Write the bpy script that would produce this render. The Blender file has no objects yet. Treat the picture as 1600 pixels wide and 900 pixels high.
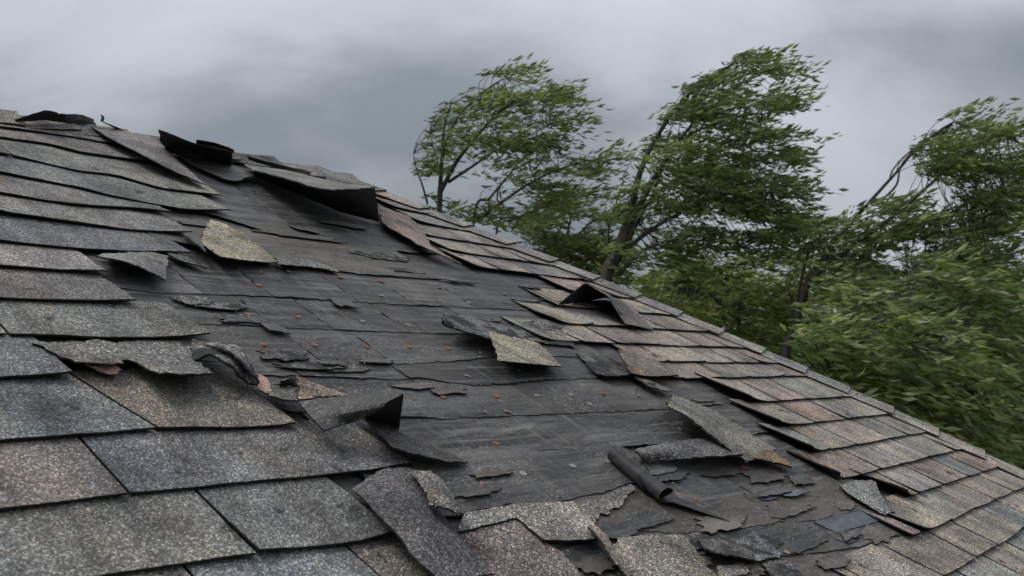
import bpy, bmesh, math, random
import numpy as np
from mathutils import Vector, Matrix, noise
from mathutils.geometry import delaunay_2d_cdt
R = math.radians
random.seed(7)
sc = bpy.context.scene
C = sc.collection

# ------------------------------------------------------------------ camera
F_PX, HY, TH, UX = 1442.9, 573.5, R(27.31), 2018.7      # focal length (px of a 1600 wide frame), horizon row, roof pitch
CAM_Z, S = 4.15, 0.70                                    # camera height; its distance from the roof plane
pit = math.atan2(HY - 450, F_PX)
RIGHT = Vector((1, 0, 0)); FWD = Vector((0, math.cos(pit), math.sin(pit))); UPC = Vector((0, -math.sin(pit), math.cos(pit)))
CAM = Vector((0, 0, CAM_Z))
cd = bpy.data.cameras.new('camera'); cam = bpy.data.objects.new('camera', cd); C.objects.link(cam)
cam.location = CAM; cam.rotation_euler = (math.pi / 2 + pit, 0, 0)
cd.sensor_width = 36; cd.lens = 36 * F_PX / 1600; cd.clip_start = 0.05; cd.clip_end = 3000
cd.dof.use_dof = True; cd.dof.focus_distance = 2.2; cd.dof.aperture_fstop = 9
sc.camera = cam

# ------------------------------------------------------------------ sky, sun, exposure
SUN_EL, SUN_AZ = R(60), R(-85)      # azimuth from +Y (view direction), positive to the right
w = bpy.data.worlds.new('World'); sc.world = w; w.use_nodes = True
nt = w.node_tree; nt.nodes.clear()
def N(nt, typ, **kw):
    n = nt.nodes.new(typ)
    for k, v in kw.items():
        if k.startswith('i_'):
            n.inputs[k[2:].replace('__', ' ')].default_value = v
        else: setattr(n, k, v)
    return n
def lk(nt, a, ao, b, bi): nt.links.new(a.outputs[ao], b.inputs[bi])
def ramp(nt, stops, interp='LINEAR'):
    n = nt.nodes.new('ShaderNodeValToRGB'); n.color_ramp.interpolation = interp
    el = n.color_ramp.elements
    while len(el) > 1: el.remove(el[-1])
    el[0].position = stops[0][0]; el[0].color = (*stops[0][1], 1)
    for p, c in stops[1:]:
        e = el.new(p); e.color = (*c, 1)
    return n
def g3(x): return (x, x, x)
tc = N(nt, 'ShaderNodeTexCoord')
sep = N(nt, 'ShaderNodeSeparateXYZ'); lk(nt, tc, 'Generated', sep, 0)
zz = N(nt, 'ShaderNodeMath', operation='MAXIMUM'); lk(nt, sep, 'Z', zz, 0); zz.inputs[1].default_value = 0.0
za = N(nt, 'ShaderNodeMath', operation='ADD'); lk(nt, zz, 0, za, 0); za.inputs[1].default_value = 0.55
dx = N(nt, 'ShaderNodeMath', operation='DIVIDE'); lk(nt, sep, 'X', dx, 0); lk(nt, za, 0, dx, 1)
dy = N(nt, 'ShaderNodeMath', operation='DIVIDE'); lk(nt, sep, 'Y', dy, 0); lk(nt, za, 0, dy, 1)
cmb = N(nt, 'ShaderNodeCombineXYZ'); lk(nt, dx, 0, cmb, 0); lk(nt, dy, 0, cmb, 1)
cm = N(nt, 'ShaderNodeMapping'); lk(nt, cmb, 0, cm, 0)
cm.inputs['Location'].default_value = (25.5, 1.45, 0.0); cm.inputs['Rotation'].default_value = (0, 0, R(-40)); cm.inputs['Scale'].default_value = (0.75, 1.25, 1)
n1 = N(nt, 'ShaderNodeTexNoise', i_Scale=1.5, i_Detail=5.0, i_Roughness=0.44, i_Distortion=0.3); lk(nt, cm, 0, n1, 'Vector')
n2 = N(nt, 'ShaderNodeTexNoise', i_Scale=3.4, i_Detail=9.0, i_Roughness=0.50, i_Distortion=0.35); lk(nt, cm, 0, n2, 'Vector')
mx = N(nt, 'ShaderNodeMix', data_type='FLOAT'); mx.inputs[0].default_value = 0.42
lk(nt, n1, 0, mx, 2); lk(nt, n2, 0, mx, 3)
cr = ramp(nt, [(0.41, (0.195, 0.222, 0.247)), (0.475, (0.265, 0.290, 0.318)), (0.53, (0.37, 0.393, 0.432)), (0.60, (0.44, 0.46, 0.508))])
lk(nt, mx, 0, cr, 0)
sky = N(nt, 'ShaderNodeTexSky', sky_type='NISHITA'); sky.sun_disc = False
sky.sun_elevation = SUN_EL; sky.sun_rotation = SUN_AZ
skd = N(nt, 'ShaderNodeMix', data_type='RGBA', blend_type='MULTIPLY'); skd.inputs[0].default_value = 1
lk(nt, sky, 0, skd, 6); skd.inputs[7].default_value = (0.1, 0.1, 0.1, 1)
cov = N(nt, 'ShaderNodeMix', data_type='RGBA'); cov.inputs[0].default_value = 0.95      # cloud cover
lk(nt, skd, 2, cov, 6); lk(nt, cr, 0, cov, 7)
# overcast sky: luminance rises towards the zenith (CIE overcast distribution)
ci = N(nt, 'ShaderNodeMath', operation='MULTIPLY_ADD'); lk(nt, zz, 0, ci, 0); ci.inputs[1].default_value = 2.0 / 1.45; ci.inputs[2].default_value = 1.0 / 1.45
bg = N(nt, 'ShaderNodeBackground'); lk(nt, cov, 2, bg, 0); lk(nt, ci, 0, bg, 1)
wo = N(nt, 'ShaderNodeOutputWorld'); lk(nt, bg, 0, wo, 0)

sd = bpy.data.lights.new('sun', 'SUN'); sun = bpy.data.objects.new('sun', sd); C.objects.link(sun)
sd.energy = 1.5; sd.angle = R(22); sd.color = (1.0, 0.97, 0.93)
sdir = Vector((math.sin(SUN_AZ) * math.cos(SUN_EL), math.cos(SUN_AZ) * math.cos(SUN_EL), math.sin(SUN_EL)))
sun.rotation_euler = sdir.to_track_quat('Z', 'Y').to_euler(); sun.location = (0, 0, 30)
vs = sc.view_settings; vs.view_transform = 'Standard'; vs.look = 'None'; vs.exposure = 0.3; vs.gamma = 1.0; vs.use_curve_mapping = False
sc.cycles.max_bounces = 6; sc.cycles.transparent_max_bounces = 8

# ------------------------------------------------------------------ roof frame: local x along the courses, y up the slope, z off the roof
def cam2w(x, y, z): return RIGHT * x - UPC * y + FWD * z
uw = cam2w(UX - 800, HY - 450, F_PX).normalized()
hw = Vector((0, 0, 1)).cross(uw)
if hw.x > 0: hw = -hw
vw = (hw * math.cos(TH) + Vector((0, 0, 1)) * math.sin(TH)).normalized()
nw = uw.cross(vw)
if nw.z < 0: raise RuntimeError('frame')
ORG = CAM - nw * S
M = Matrix(((uw.x, vw.x, nw.x, ORG.x), (uw.y, vw.y, nw.y, ORG.y), (uw.z, vw.z, nw.z, ORG.z), (0, 0, 0, 1)))
MI = M.inverted()
CL = MI @ CAM
def at(x, y, wz=0.0):
    """where the sight line through a picture point meets the plane wz metres above the roof (local)"""
    d = MI.to_3x3() @ (RIGHT * ((x - 800) / F_PX) - UPC * ((y - 450) / F_PX) + FWD)
    t = (wz - CL.z) / d.z
    return CL + d * t
def world_at(x, y, D):
    return CAM + (RIGHT * ((x - 800) / F_PX) - UPC * ((y - 450) / F_PX) + FWD) * D

# ------------------------------------------------------------------ materials
def newmat(name):
    m = bpy.data.materials.new(name); m.use_nodes = True
    nt = m.node_tree; nt.nodes.clear()
    o = N(nt, 'ShaderNodeOutputMaterial'); b = N(nt, 'ShaderNodeBsdfPrincipled')
    lk(nt, b, 0, o, 0)
    return m, nt, b
def mixc(nt, fac, a, b, mode='MIX'):
    n = N(nt, 'ShaderNodeMix', data_type='RGBA', blend_type=mode)
    for v, i in ((fac, 0), (a, 6), (b, 7)):
        if isinstance(v, (int, float)): n.inputs[i].default_value = v
        elif isinstance(v, tuple): n.inputs[i].default_value = (*v, 1)
        else: nt.links.new(v, n.inputs[i])
    return n.outputs[2]
def coords(nt, loc=(0, 0, 0), scale=(1, 1, 1), rnd=True):
    tc = N(nt, 'ShaderNodeTexCoord'); mp = N(nt, 'ShaderNodeMapping'); lk(nt, tc, 'Object', mp, 0)
    mp.inputs['Location'].default_value = loc; mp.inputs['Scale'].default_value = scale
    if not rnd: return mp.outputs[0]
    oi = N(nt, 'ShaderNodeObjectInfo'); mu = N(nt, 'ShaderNodeMath', operation='MULTIPLY'); lk(nt, oi, 'Random', mu, 0); mu.inputs[1].default_value = 37.0
    va = N(nt, 'ShaderNodeVectorMath', operation='ADD'); lk(nt, mp, 0, va, 0); nt.links.new(mu.outputs[0], va.inputs[1])
    return va.outputs[0]

def granule_mat(name, contrast=0.76, wear=0.0, size=0.0027):
    """ceramic granules on asphalt; the tone of each shingle is the object's own colour"""
    m, nt, b = newmat(name)
    oi = N(nt, 'ShaderNodeObjectInfo')
    co = coords(nt, rnd=False)
    # blended colour drops that run up the slope
    st = coords(nt, scale=(6.5, 2.2, 1.0), rnd=False)
    ns = N(nt, 'ShaderNodeTexNoise', i_Scale=1.0, i_Detail=5.0, i_Roughness=0.6); nt.links.new(st, ns.inputs['Vector'])
    pal = ramp(nt, [(0.30, (0.76, 0.79, 0.83)), (0.42, (0.92, 0.94, 0.96)), (0.52, (1.0, 0.98, 0.95)), (0.60, (1.12, 1.05, 0.97)), (0.70, (1.22, 1.06, 0.93))])
    lk(nt, ns, 0, pal, 0)
    tone = mixc(nt, 1.0, oi.outputs['Color'], pal.outputs[0], 'MULTIPLY')
    nb = N(nt, 'ShaderNodeTexNoise', i_Scale=7.0, i_Detail=4.0, i_Roughness=0.6); nt.links.new(co, nb.inputs['Vector'])
    rb = ramp(nt, [(0.30, g3(0.52)), (0.5, g3(1.0)), (0.70, g3(1.36))]); lk(nt, nb, 0, rb, 0)
    tone = mixc(nt, 1.0, tone, rb.outputs[0], 'MULTIPLY')
    nk = N(nt, 'ShaderNodeTexNoise', i_Scale=1.0, i_Detail=6.0, i_Roughness=0.65); nt.links.new(coords(nt, loc=(3, 8, 1), scale=(17, 3.2, 1), rnd=False), nk.inputs['Vector'])
    rk = ramp(nt, [(0.33, g3(0.62)), (0.5, g3(1.0)), (0.7, g3(1.12))]); lk(nt, nk, 0, rk, 0)
    tone = mixc(nt, 1.0, tone, rk.outputs[0], 'MULTIPLY')
    # granules
    nd = N(nt, 'ShaderNodeTexNoise', i_Scale=0.45 / size, i_Detail=1.0); nt.links.new(co, nd.inputs['Vector'])
    vv = N(nt, 'ShaderNodeVectorMath', operation='MULTIPLY_ADD'); nt.links.new(nd.outputs['Color'], vv.inputs[0]); vv.inputs[1].default_value = g3(size * 0.9); nt.links.new(co, vv.inputs[2])
    vo = N(nt, 'ShaderNodeTexVoronoi', feature='F1', i_Scale=1 / size); nt.links.new(vv.outputs[0], vo.inputs['Vector'])
    sp = N(nt, 'ShaderNodeSeparateColor'); nt.links.new(vo.outputs['Color'], sp.inputs[0])
    gr = ramp(nt, [(0.0, g3(0.24)), (0.35, g3(0.55)), (0.62, g3(1.0)), (0.84, g3(1.7)), (0.96, g3(2.7)), (1.0, g3(3.3))]); lk(nt, sp, 0, gr, 0)
    gh = ramp(nt, [(0.0, (1.16, 0.98, 0.84)), (0.5, (1, 1, 1)), (1.0, (0.90, 0.99, 1.10))]); lk(nt, sp, 1, gh, 0)
    ds = ramp(nt, [(0.25, g3(1.0)), (0.75, g3(0.38))]); lk(nt, vo, 'Distance', ds, 0)
    gm = mixc(nt, 1.0, gr.outputs[0], gh.outputs[0], 'MULTIPLY'); gm = mixc(nt, 1.0, gm, ds.outputs[0], 'MULTIPLY')
    gm = mixc(nt, contrast, (1, 1, 1), gm)
    col = mixc(nt, 1.0, tone, gm, 'MULTIPLY')
    # bare asphalt where granules are gone
    nwn = N(nt, 'ShaderNodeTexNoise', i_Scale=16.0, i_Detail=8.0, i_Roughness=0.72); nt.links.new(co, nwn.inputs['Vector'])
    lo = 0.62 - 0.30 * wear
    rw = ramp(nt, [(lo, g3(0)), (lo + 0.07, g3(1))]); lk(nt, nwn, 0, rw, 0)
    col = mixc(nt, rw.outputs[0], col, (0.030, 0.030, 0.031))
    nt.links.new(col, b.inputs['Base Color']); b.inputs['Roughness'].default_value = 0.86; b.inputs['Specular IOR Level'].default_value = 0.25
    bp = N(nt, 'ShaderNodeBump', i_Strength=0.75, i_Distance=0.0016); bp.invert = True
    lk(nt, vo, 'Distance', bp, 'Height'); lk(nt, bp, 0, b, 'Normal')
    return m

def felt_mat(name, base=(0.038, 0.0382, 0.039), brown=0.25, scuff=0.95, rough=0.58, grit=0.3):
    m, nt, b = newmat(name)
    co = coords(nt, rnd=False)
    a = coords(nt, scale=(1.6, 5.0, 1))
    na = N(nt, 'ShaderNodeTexNoise', i_Scale=1.6, i_Detail=8.0, i_Roughness=0.62); nt.links.new(a, na.inputs['Vector'])
    ra = ramp(nt, [(0.34, g3(0.42)), (0.5, g3(1.0)), (0.64, g3(2.1))]); lk(nt, na, 0, ra, 0)
    col = mixc(nt, 1.0, base, ra.outputs[0], 'MULTIPLY')
    nbz = N(nt, 'ShaderNodeTexNoise', i_Scale=3.1, i_Detail=6.0, i_Roughness=0.65); nt.links.new(coords(nt, loc=(4, 2, 0)), nbz.inputs['Vector'])
    rbz = ramp(nt, [(0.48 - 0.12 * brown, g3(0)), (0.66, g3(min(1.0, brown * 2.2)))]); lk(nt, nbz, 0, rbz, 0)
    col = mixc(nt, rbz.outputs[0], col, (0.085, 0.069, 0.055))
    # pale dusty scuffs, thin and stretched along the courses, and a few across
    for scl, loc, amt in (((2.2, 30, 1), (0, 0, 0), 0.9), ((40, 3.5, 1), (9, 3, 0), 0.6), ((3.0, 75, 1), (5, 1, 0), 0.9)):
        n2 = N(nt, 'ShaderNodeTexNoise', i_Scale=1.0, i_Detail=6.0, i_Roughness=0.7, i_Distortion=0.6); nt.links.new(coords(nt, loc=loc, scale=scl), n2.inputs['Vector'])
        r2 = ramp(nt, [(0.53, g3(0)), (0.60, g3(scuff * amt * 0.35)), (0.70, g3(scuff * amt))]); lk(nt, n2, 0, r2, 0)
        col = mixc(nt, r2.outputs[0], col, (0.200, 0.192, 0.180))
    # leftover grit
    vo = N(nt, 'ShaderNodeTexVoronoi', feature='F1', i_Scale=330); nt.links.new(co, vo.inputs['Vector'])
    sp = N(nt, 'ShaderNodeSeparateColor'); nt.links.new(vo.outputs['Color'], sp.inputs[0])
    rg = ramp(nt, [(0.80, g3(0)), (0.97, g3(1))]); lk(nt, sp, 0, rg, 0)
    ng = N(nt, 'ShaderNodeTexNoise', i_Scale=5.0, i_Detail=5.0, i_Roughness=0.7); nt.links.new(coords(nt, loc=(1, 7, 0)), ng.inputs['Vector'])
    rr = ramp(nt, [(0.42, g3(0.08)), (0.60, g3(1))]); lk(nt, ng, 0, rr, 0)
    fac = mixc(nt, 1.0, rg.outputs[0], rr.outputs[0], 'MULTIPLY')
    mf = N(nt, 'ShaderNodeMath', operation='MULTIPLY'); nt.links.new(fac, mf.inputs[0]); mf.inputs[1].default_value = grit
    col = mixc(nt, mf.outputs[0], col, (0.26, 0.24, 0.21))
    nt.links.new(col, b.inputs['Base Color'])
    b.inputs['Roughness'].default_value = rough; b.inputs['Specular IOR Level'].default_value = 0.30
    nf = N(nt, 'ShaderNodeTexNoise', i_Scale=420.0, i_Detail=2.0); nt.links.new(co, nf.inputs['Vector'])
    nc = N(nt, 'ShaderNodeTexNoise', i_Scale=1.0, i_Detail=7.0, i_Roughness=0.6, i_Distortion=0.5); nt.links.new(coords(nt, loc=(2, 2, 2), scale=(7, 15, 7)), nc.inputs['Vector'])
    b1 = N(nt, 'ShaderNodeBump', i_Strength=1.0, i_Distance=0.022); lk(nt, nc, 0, b1, 'Height')
    b2 = N(nt, 'ShaderNodeBump', i_Strength=0.35, i_Distance=0.001); lk(nt, nf, 0, b2, 'Height'); lk(nt, b1, 0, b2, 'Normal'); lk(nt, b2, 0, b, 'Normal')
    return m

GRAN = granule_mat('granules', wear=0.10); WORN = granule_mat('worn_granules', wear=0.50, contrast=0.9)
BIGG = granule_mat('coarse_granules', size=0.0030, contrast=0.86)
FELT = felt_mat('black_felt', grit=0.5); FELTB = felt_mat('brown_worn_felt', base=(0.078, 0.067, 0.058), brown=0.8, scuff=0.45, grit=0.9)
FELTS = felt_mat('slate_felt', base=(0.085, 0.092, 0.105), brown=0.1, scuff=0.4, rough=0.5, grit=0.15)
FELTG = felt_mat('gritty_felt', base=(0.044, 0.043, 0.043), brown=0.3, scuff=0.5, grit=1.0)
def plain(name, c, rough=0.7, nscale=60, amp=0.35, spec=0.3):
    m, nt, b = newmat(name)
    n = N(nt, 'ShaderNodeTexNoise', i_Scale=nscale, i_Detail=5.0, i_Roughness=0.6); nt.links.new(coords(nt), n.inputs['Vector'])
    r = ramp(nt, [(0.3, g3(1 - amp)), (0.7, g3(1 + amp))]); lk(nt, n, 0, r, 0)
    nt.links.new(mixc(nt, 1.0, c, r.outputs[0], 'MULTIPLY'), b.inputs['Base Color'])
    b.inputs['Roughness'].default_value = rough; b.inputs['Specular IOR Level'].default_value = spec
    bp = N(nt, 'ShaderNodeBump', i_Strength=0.3, i_Distance=0.002); lk(nt, n, 0, bp, 'Height'); lk(nt, bp, 0, b, 'Normal')
    return m
ASPH = plain('asphalt_edge', (0.016, 0.015, 0.015), 0.85, 150)
UNDER = plain('shingle_underside', (0.017, 0.017, 0.017), 0.72, 90)
ROLL = plain('smooth_black_felt', (0.036, 0.036, 0.037), 0.62, 45, 0.5, 0.3)
PINK = plain('torn_mat_fibre', (0.42, 0.27, 0.22), 0.9, 220, 0.5)
RUST = plain('rusty_metal', (0.24, 0.115, 0.068), 0.75, 180, 0.45)
TIN = plain('dull_tin', (0.27, 0.25, 0.235), 0.55, 300, 0.4)
CHIP = plain('pale_chips', (0.30, 0.22, 0.17), 0.9, 200, 0.6)

# ------------------------------------------------------------------ mesh helpers
def mesh_obj(name, verts, faces, mats, midx=None, parent=None, color=None, smooth=False):
    me = bpy.data.meshes.new(name)
    me.from_pydata([tuple(v) for v in verts], [], faces)
    for m in mats: me.materials.append(m)
    if midx is not None: me.polygons.foreach_set('material_index', midx)
    if smooth: me.polygons.foreach_set('use_smooth', [True] * len(me.polygons))
    me.update()
    o = bpy.data.objects.new(name, me); C.objects.link(o)
    if parent is not None: o.parent = parent
    if color: o.color = (*color, 1)
    return o
def tag(o, label=None, cat=None, group=None, kind=None):
    for k, v in (('label', label), ('category', cat), ('group', group), ('kind', kind)):
        if v: o[k] = v
    return o
def fn(x, y, z=0.0): return noise.noise(Vector((x, y, z)))

def solid_grid(P, thick, flip=False, smooth=False):
    """P: rows x cols of Vectors (the lower surface); returns verts, faces, face kinds 0 top, 1 bottom/side"""
    nr, nc = len(P), len(P[0])
    A = np.array([[tuple(p) for p in row] for row in P])
    du = np.gradient(A, axis=1); dv = np.gradient(A, axis=0)
    n = np.cross(du, dv); n /= (np.linalg.norm(n, axis=2, keepdims=True) + 1e-12)
    if flip: n = -n
    T = A + n * thick
    V = np.concatenate([A.reshape(-1, 3), T.reshape(-1, 3)])
    K = nr * nc; F = []; mi = []
    for i in range(nr - 1):
        for j in range(nc - 1):
            a, b, c, d = i * nc + j, i * nc + j + 1, (i + 1) * nc + j + 1, (i + 1) * nc + j
            q = (a, b, c, d) if not flip else (d, c, b, a)
            F.append(tuple(K + x for x in q)); mi.append(0)
            F.append(tuple(reversed(q))); mi.append(1)
    ring = [j for j in range(nc)] + [i * nc + nc - 1 for i in range(1, nr)] + [(nr - 1) * nc + j for j in range(nc - 2, -1, -1)] + [i * nc for i in range(nr - 2, 0, -1)]
    for a, b in zip(ring, ring[1:] + ring[:1]):
        q = (a, b, K + b, K + a)
        F.append(q if not flip else tuple(reversed(q))); mi.append(2)
    return V, F, mi

def catmull(P, n, lin=False):
    P = np.asarray(P, float); m = len(P)
    if lin:
        t = np.linspace(0, m - 1, n); return np.stack([np.interp(t, range(m), P[:, k]) for k in range(P.shape[1])], 1)
    if m == 2: return np.array([P[0] + (P[1] - P[0]) * t for t in np.linspace(0, 1, n)])
    E = np.concatenate([[2 * P[0] - P[1]], P, [2 * P[-1] - P[-2]]])
    out = []
    for t in np.linspace(0, m - 1 - 1e-9, n):
        i = int(t); f = t - i; a, b, c, d = E[i], E[i + 1], E[i + 2], E[i + 3]
        out.append(0.5 * (2 * b + (c - a) * f + (2 * a - 5 * b + 4 * c - d) * f * f + (3 * b - a - 3 * c + d) * f ** 3))
    return np.array(out)

def net(name, ctrl, mats, thick=0.0032, nr=16, nc=26, jag=0.0038, flip=None, parent=None, color=None, label=None, top=None, wob=0.0015, linear=False):
    """a bent sheet: ctrl is a net of (picture x, picture y, height above the roof)"""
    L = np.array([[tuple(at(*c)) for c in row] for row in ctrl])
    rows = np.array([catmull(r, nc, linear) for r in L])
    A = np.array([catmull(rows[:, j], nr, linear) for j in range(nc)]).transpose(1, 0, 2)
    sd_ = random.random() * 50
    # ragged outline
    for i in range(nr):
        for j in range(nc):
            e = (i in (0, nr - 1)) or (j in (0, nc - 1))
            x, y = A[i, j, 0], A[i, j, 1]
            if e and jag:
                A[i, j, 0] += jag * (1.3 * fn(x * 40 + sd_, y * 40) + fn(x * 160 + sd_, y * 160, 3))
                A[i, j, 1] += jag * (fn(x * 55, y * 55 + sd_, 9) + fn(x * 160, y * 160 + sd_, 5))
            A[i, j, 2] += wob * fn(x * 25 + sd_, y * 25, 2.2) + 1.2 * wob * abs(fn(x * 9 + sd_, y * 14, 7.7))
    A[:, :, 2] = np.maximum(A[:, :, 2], 0.002)
    if flip is None:
        du = A[nr // 2, nc // 2 + 1] - A[nr // 2, nc // 2 - 1]; dv = A[nr // 2 + 1, nc // 2] - A[nr // 2 - 1, nc // 2]
        flip = np.cross(du, dv)[2] < 0
    V, F, mi = solid_grid([[Vector(p) for p in row] for row in A], thick, flip)
    return finish(name, V, F, mi, mats, parent, color, label, top)

def finish(name, V, F, mi, mats, parent, color, label, top):
    """part of the house (parent given) or a loose thing of its own (top = (label, category, group))"""
    if top:
        c = np.mean(np.asarray(V), axis=0); V = np.asarray(V) - c
        o = mesh_obj(name, V, F, mats, mi, None, color)
        o.matrix_world = M @ Matrix.Translation(Vector(c)); tag(o, *top)
    else:
        o = mesh_obj(name, V, F, mats, mi, parent, color)
        if label: o['label'] = label
    return o

def inside(poly, x, y):
    r = False; n = len(poly); j = n - 1
    for i in range(n):
        xi, yi = poly[i][0], poly[i][1]; xj, yj = poly[j][0], poly[j][1]
        if (yi > y) != (yj > y) and x < (xj - xi) * (y - yi) / (yj - yi) + xi: r = not r
        j = i
    return r

def sheet(name, px, mats, wf, thick=0.003, jag=0.003, res=0.016, parent=None, color=None, label=None, top=None, w0=0.01, local=False):
    """a flat or gently lifted sheet with a torn outline; px: picture points of the outline, wf(u, v) height of its underside"""
    P = [Vector(p) for p in px] if local else [at(x, y, w0) for x, y in px]
    sd_ = random.random() * 90
    B = []
    for a, b in zip(P, P[1:] + P[:1]):
        d = (b - a).length; k = max(1, int(d / res))
        nrm = Vector((-(b - a).y, (b - a).x, 0)).normalized() if d > 0 else Vector((0, 0, 0))
        for i in range(k):
            p = a.lerp(b, i / k)
            o_ = jag * (1.3 * fn(p.x * 40 + sd_, p.y * 40) + 0.9 * fn(p.x * 130 + sd_, p.y * 130, 4)) if i else 0
            B.append(Vector((p.x, p.y)) + Vector((nrm.x, nrm.y)) * o_)
    xs = [p.x for p in B]; ys = [p.y for p in B]
    pts = list(B); st = res * 1.7
    y = min(ys) + st / 2
    while y < max(ys):
        x = min(xs) + st / 2
        while x < max(xs):
            q = (x + random.uniform(-.2, .2) * st, y + random.uniform(-.2, .2) * st)
            if inside(B, *q): pts.append(Vector(q))
            x += st
        y += st
    r = delaunay_2d_cdt(pts, [], [list(range(len(B)))], 1, 1e-6)
    vo, fa = r[0], r[2]
    K = len(vo)
    W = [wf(p.x, p.y) for p in vo]
    V = [(p.x, p.y, W[i]) for i, p in enumerate(vo)] + [(p.x, p.y, W[i] + thick) for i, p in enumerate(vo)]
    F = []; mi = []; cnt = {}
    for f in fa:
        a, b, c = (vo[f[0]], vo[f[1]], vo[f[2]])
        if (b.x - a.x) * (c.y - a.y) - (b.y - a.y) * (c.x - a.x) < 0: f = f[::-1]
        F.append(tuple(K + i for i in f)); mi.append(0); F.append(tuple(reversed(f))); mi.append(1)
        for e in zip(f, list(f[1:]) + [f[0]]): cnt[e] = cnt.get(e, 0) + 1
    for (a, b) in cnt:
        if (b, a) not in cnt: F.append((a, b, K + b, K + a)); mi.append(2)
    return finish(name, V, F, mi, mats, parent, color, label, top)

# ------------------------------------------------------------------ ground
def ground_mat():
    m, nt, b = newmat('grass_ground')
    n = N(nt, 'ShaderNodeTexNoise', i_Scale=0.6, i_Detail=9.0, i_Roughness=0.65); nt.links.new(coords(nt), n.inputs['Vector'])
    r = ramp(nt, [(0.3, (0.022, 0.035, 0.014)), (0.55, (0.045, 0.065, 0.025)), (0.75, (0.085, 0.085, 0.045))]); lk(nt, n, 0, r, 0); lk(nt, r, 0, b, 'Base Color')
    b.inputs['Roughness'].default_value = 0.95
    bp = N(nt, 'ShaderNodeBump', i_Strength=0.6, i_Distance=0.1); lk(nt, n, 0, bp, 'Height'); lk(nt, bp, 0, b, 'Normal')
    return m
gv = []; gf = []; GN = 60
for i in range(GN + 1):
    for j in range(GN + 1):
        x = (i / GN * 2 - 1); y = (j / GN * 2 - 1); x = math.copysign(abs(x) ** 3, x) * 1200; y = math.copysign(abs(y) ** 3, y) * 1200
        gv.append((x, y, 0.25 * fn(x * .03, y * .03) * (abs(x) + abs(y) > 25)))
for i in range(GN):
    for j in range(GN): gf.append((i * (GN + 1) + j, (i + 1) * (GN + 1) + j, (i + 1) * (GN + 1) + j + 1, i * (GN + 1) + j + 1))
g = mesh_obj('ground', gv, gf, [ground_mat()]); tag(g, 'grassy ground below the trees', 'ground', kind='structure')

# ------------------------------------------------------------------ house: deck, end slope, back slope, walls
house = bpy.data.objects.new('house', None); C.objects.link(house); house.matrix_world = M; house.empty_display_size = 0.3
tag(house, 'storm damaged house with a hip roof of torn asphalt shingles', 'house')
bpy.context.view_layer.update()
U = S   # one picture-fit unit in metres
sil = [(586, 293), (632, 307), (677, 326), (725, 344), (767, 357), (800, 370), (860, 400), (910, 424), (960, 441), (1007, 460), (1050, 480), (1127, 512), (1237, 562), (1350, 615), (1460, 666), (1600, 733)]
hp = np.array([tuple(at(x, y, 0.030))[:2] for x, y in sil])
hc = np.polyfit(hp[:, 1], hp[:, 0], 2)                   # hip line u(v), very slightly bowed
def hip_u(v): return float(np.polyval(hc, v))
V_RIDGE = 4.43 * U; V_EAVE = -1.6
U_LEFT = -3.5
def rv(u): return V_RIDGE - min(0.13, 0.5 * max(0.0, 1.33 - u))     # the ridge sags towards the left
hu_top = hip_u(V_RIDGE)
hdir = MI.to_3x3() @ hw                                  # horizontal, away from the eave
updir = MI.to_3x3() @ Vector((0, 0, 1))
vs_ = np.linspace(V_EAVE, V_RIDGE, 14)
dv = [(U_LEFT, V_EAVE, 0)] + [(hip_u(v), v, 0) for v in vs_] + [(1.33, V_RIDGE, 0), (1.07, rv(1.07), 0), (U_LEFT, rv(U_LEFT), 0)]
dk = mesh_obj('roof_deck', dv, [tuple(range(len(dv)))], [FELT], None, house)
ev = []; ef = []
bk = Vector((0, -1, 0)) ; down_back = (hdir * math.cos(TH) - updir * math.sin(TH))
# end slope falls away behind the hip
for k, v in enumerate(vs_):
    p = Vector((hip_u(v), v, -0.004)); q = p + hdir * 3.0 * (1 - (v - V_EAVE) / (V_RIDGE - V_EAVE)) * 2 
    ev += [tuple(p), tuple(q + Vector((0.001, 0, 0)))]
    if k: ef.append((2 * k - 2, 2 * k - 1, 2 * k + 1, 2 * k))
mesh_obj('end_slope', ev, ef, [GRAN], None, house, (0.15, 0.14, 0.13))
a = Vector((U_LEFT, V_RIDGE, -0.004)); b_ = Vector((hu_top, V_RIDGE, -0.004)); q1 = a + down_back * 5.2; q2 = b_ + down_back * 5.2 + Vector((2.6, 0, 0))
a = Vector((U_LEFT, rv(U_LEFT), -0.004)); q1 = a + down_back * 5.2
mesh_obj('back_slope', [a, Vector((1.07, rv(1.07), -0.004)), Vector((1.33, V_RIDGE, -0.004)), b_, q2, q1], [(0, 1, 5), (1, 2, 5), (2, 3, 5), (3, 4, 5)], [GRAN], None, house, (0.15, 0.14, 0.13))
# wall below the eave
e0 = Vector((U_LEFT, V_EAVE, 0)) + hdir * 0.35; e1 = Vector((hip_u(V_EAVE) - 0.3, V_EAVE, 0)) + hdir * 0.35
h0 = (M @ e0).z
wv = [e0, e1, e1 - updir * h0, e0 - updir * h0, e0 + hdir * 7, e1 + hdir * 7, e1 + hdir * 7 - updir * h0, e0 + hdir * 7 - updir * h0]
mesh_obj('wall', wv, [(0, 1, 2, 3), (1, 5, 6, 2), (5, 4, 7, 6), (4, 0, 3, 7)], [plain('painted_siding', (0.55, 0.53, 0.49), 0.7, 4, 0.1)], None, house)

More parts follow.
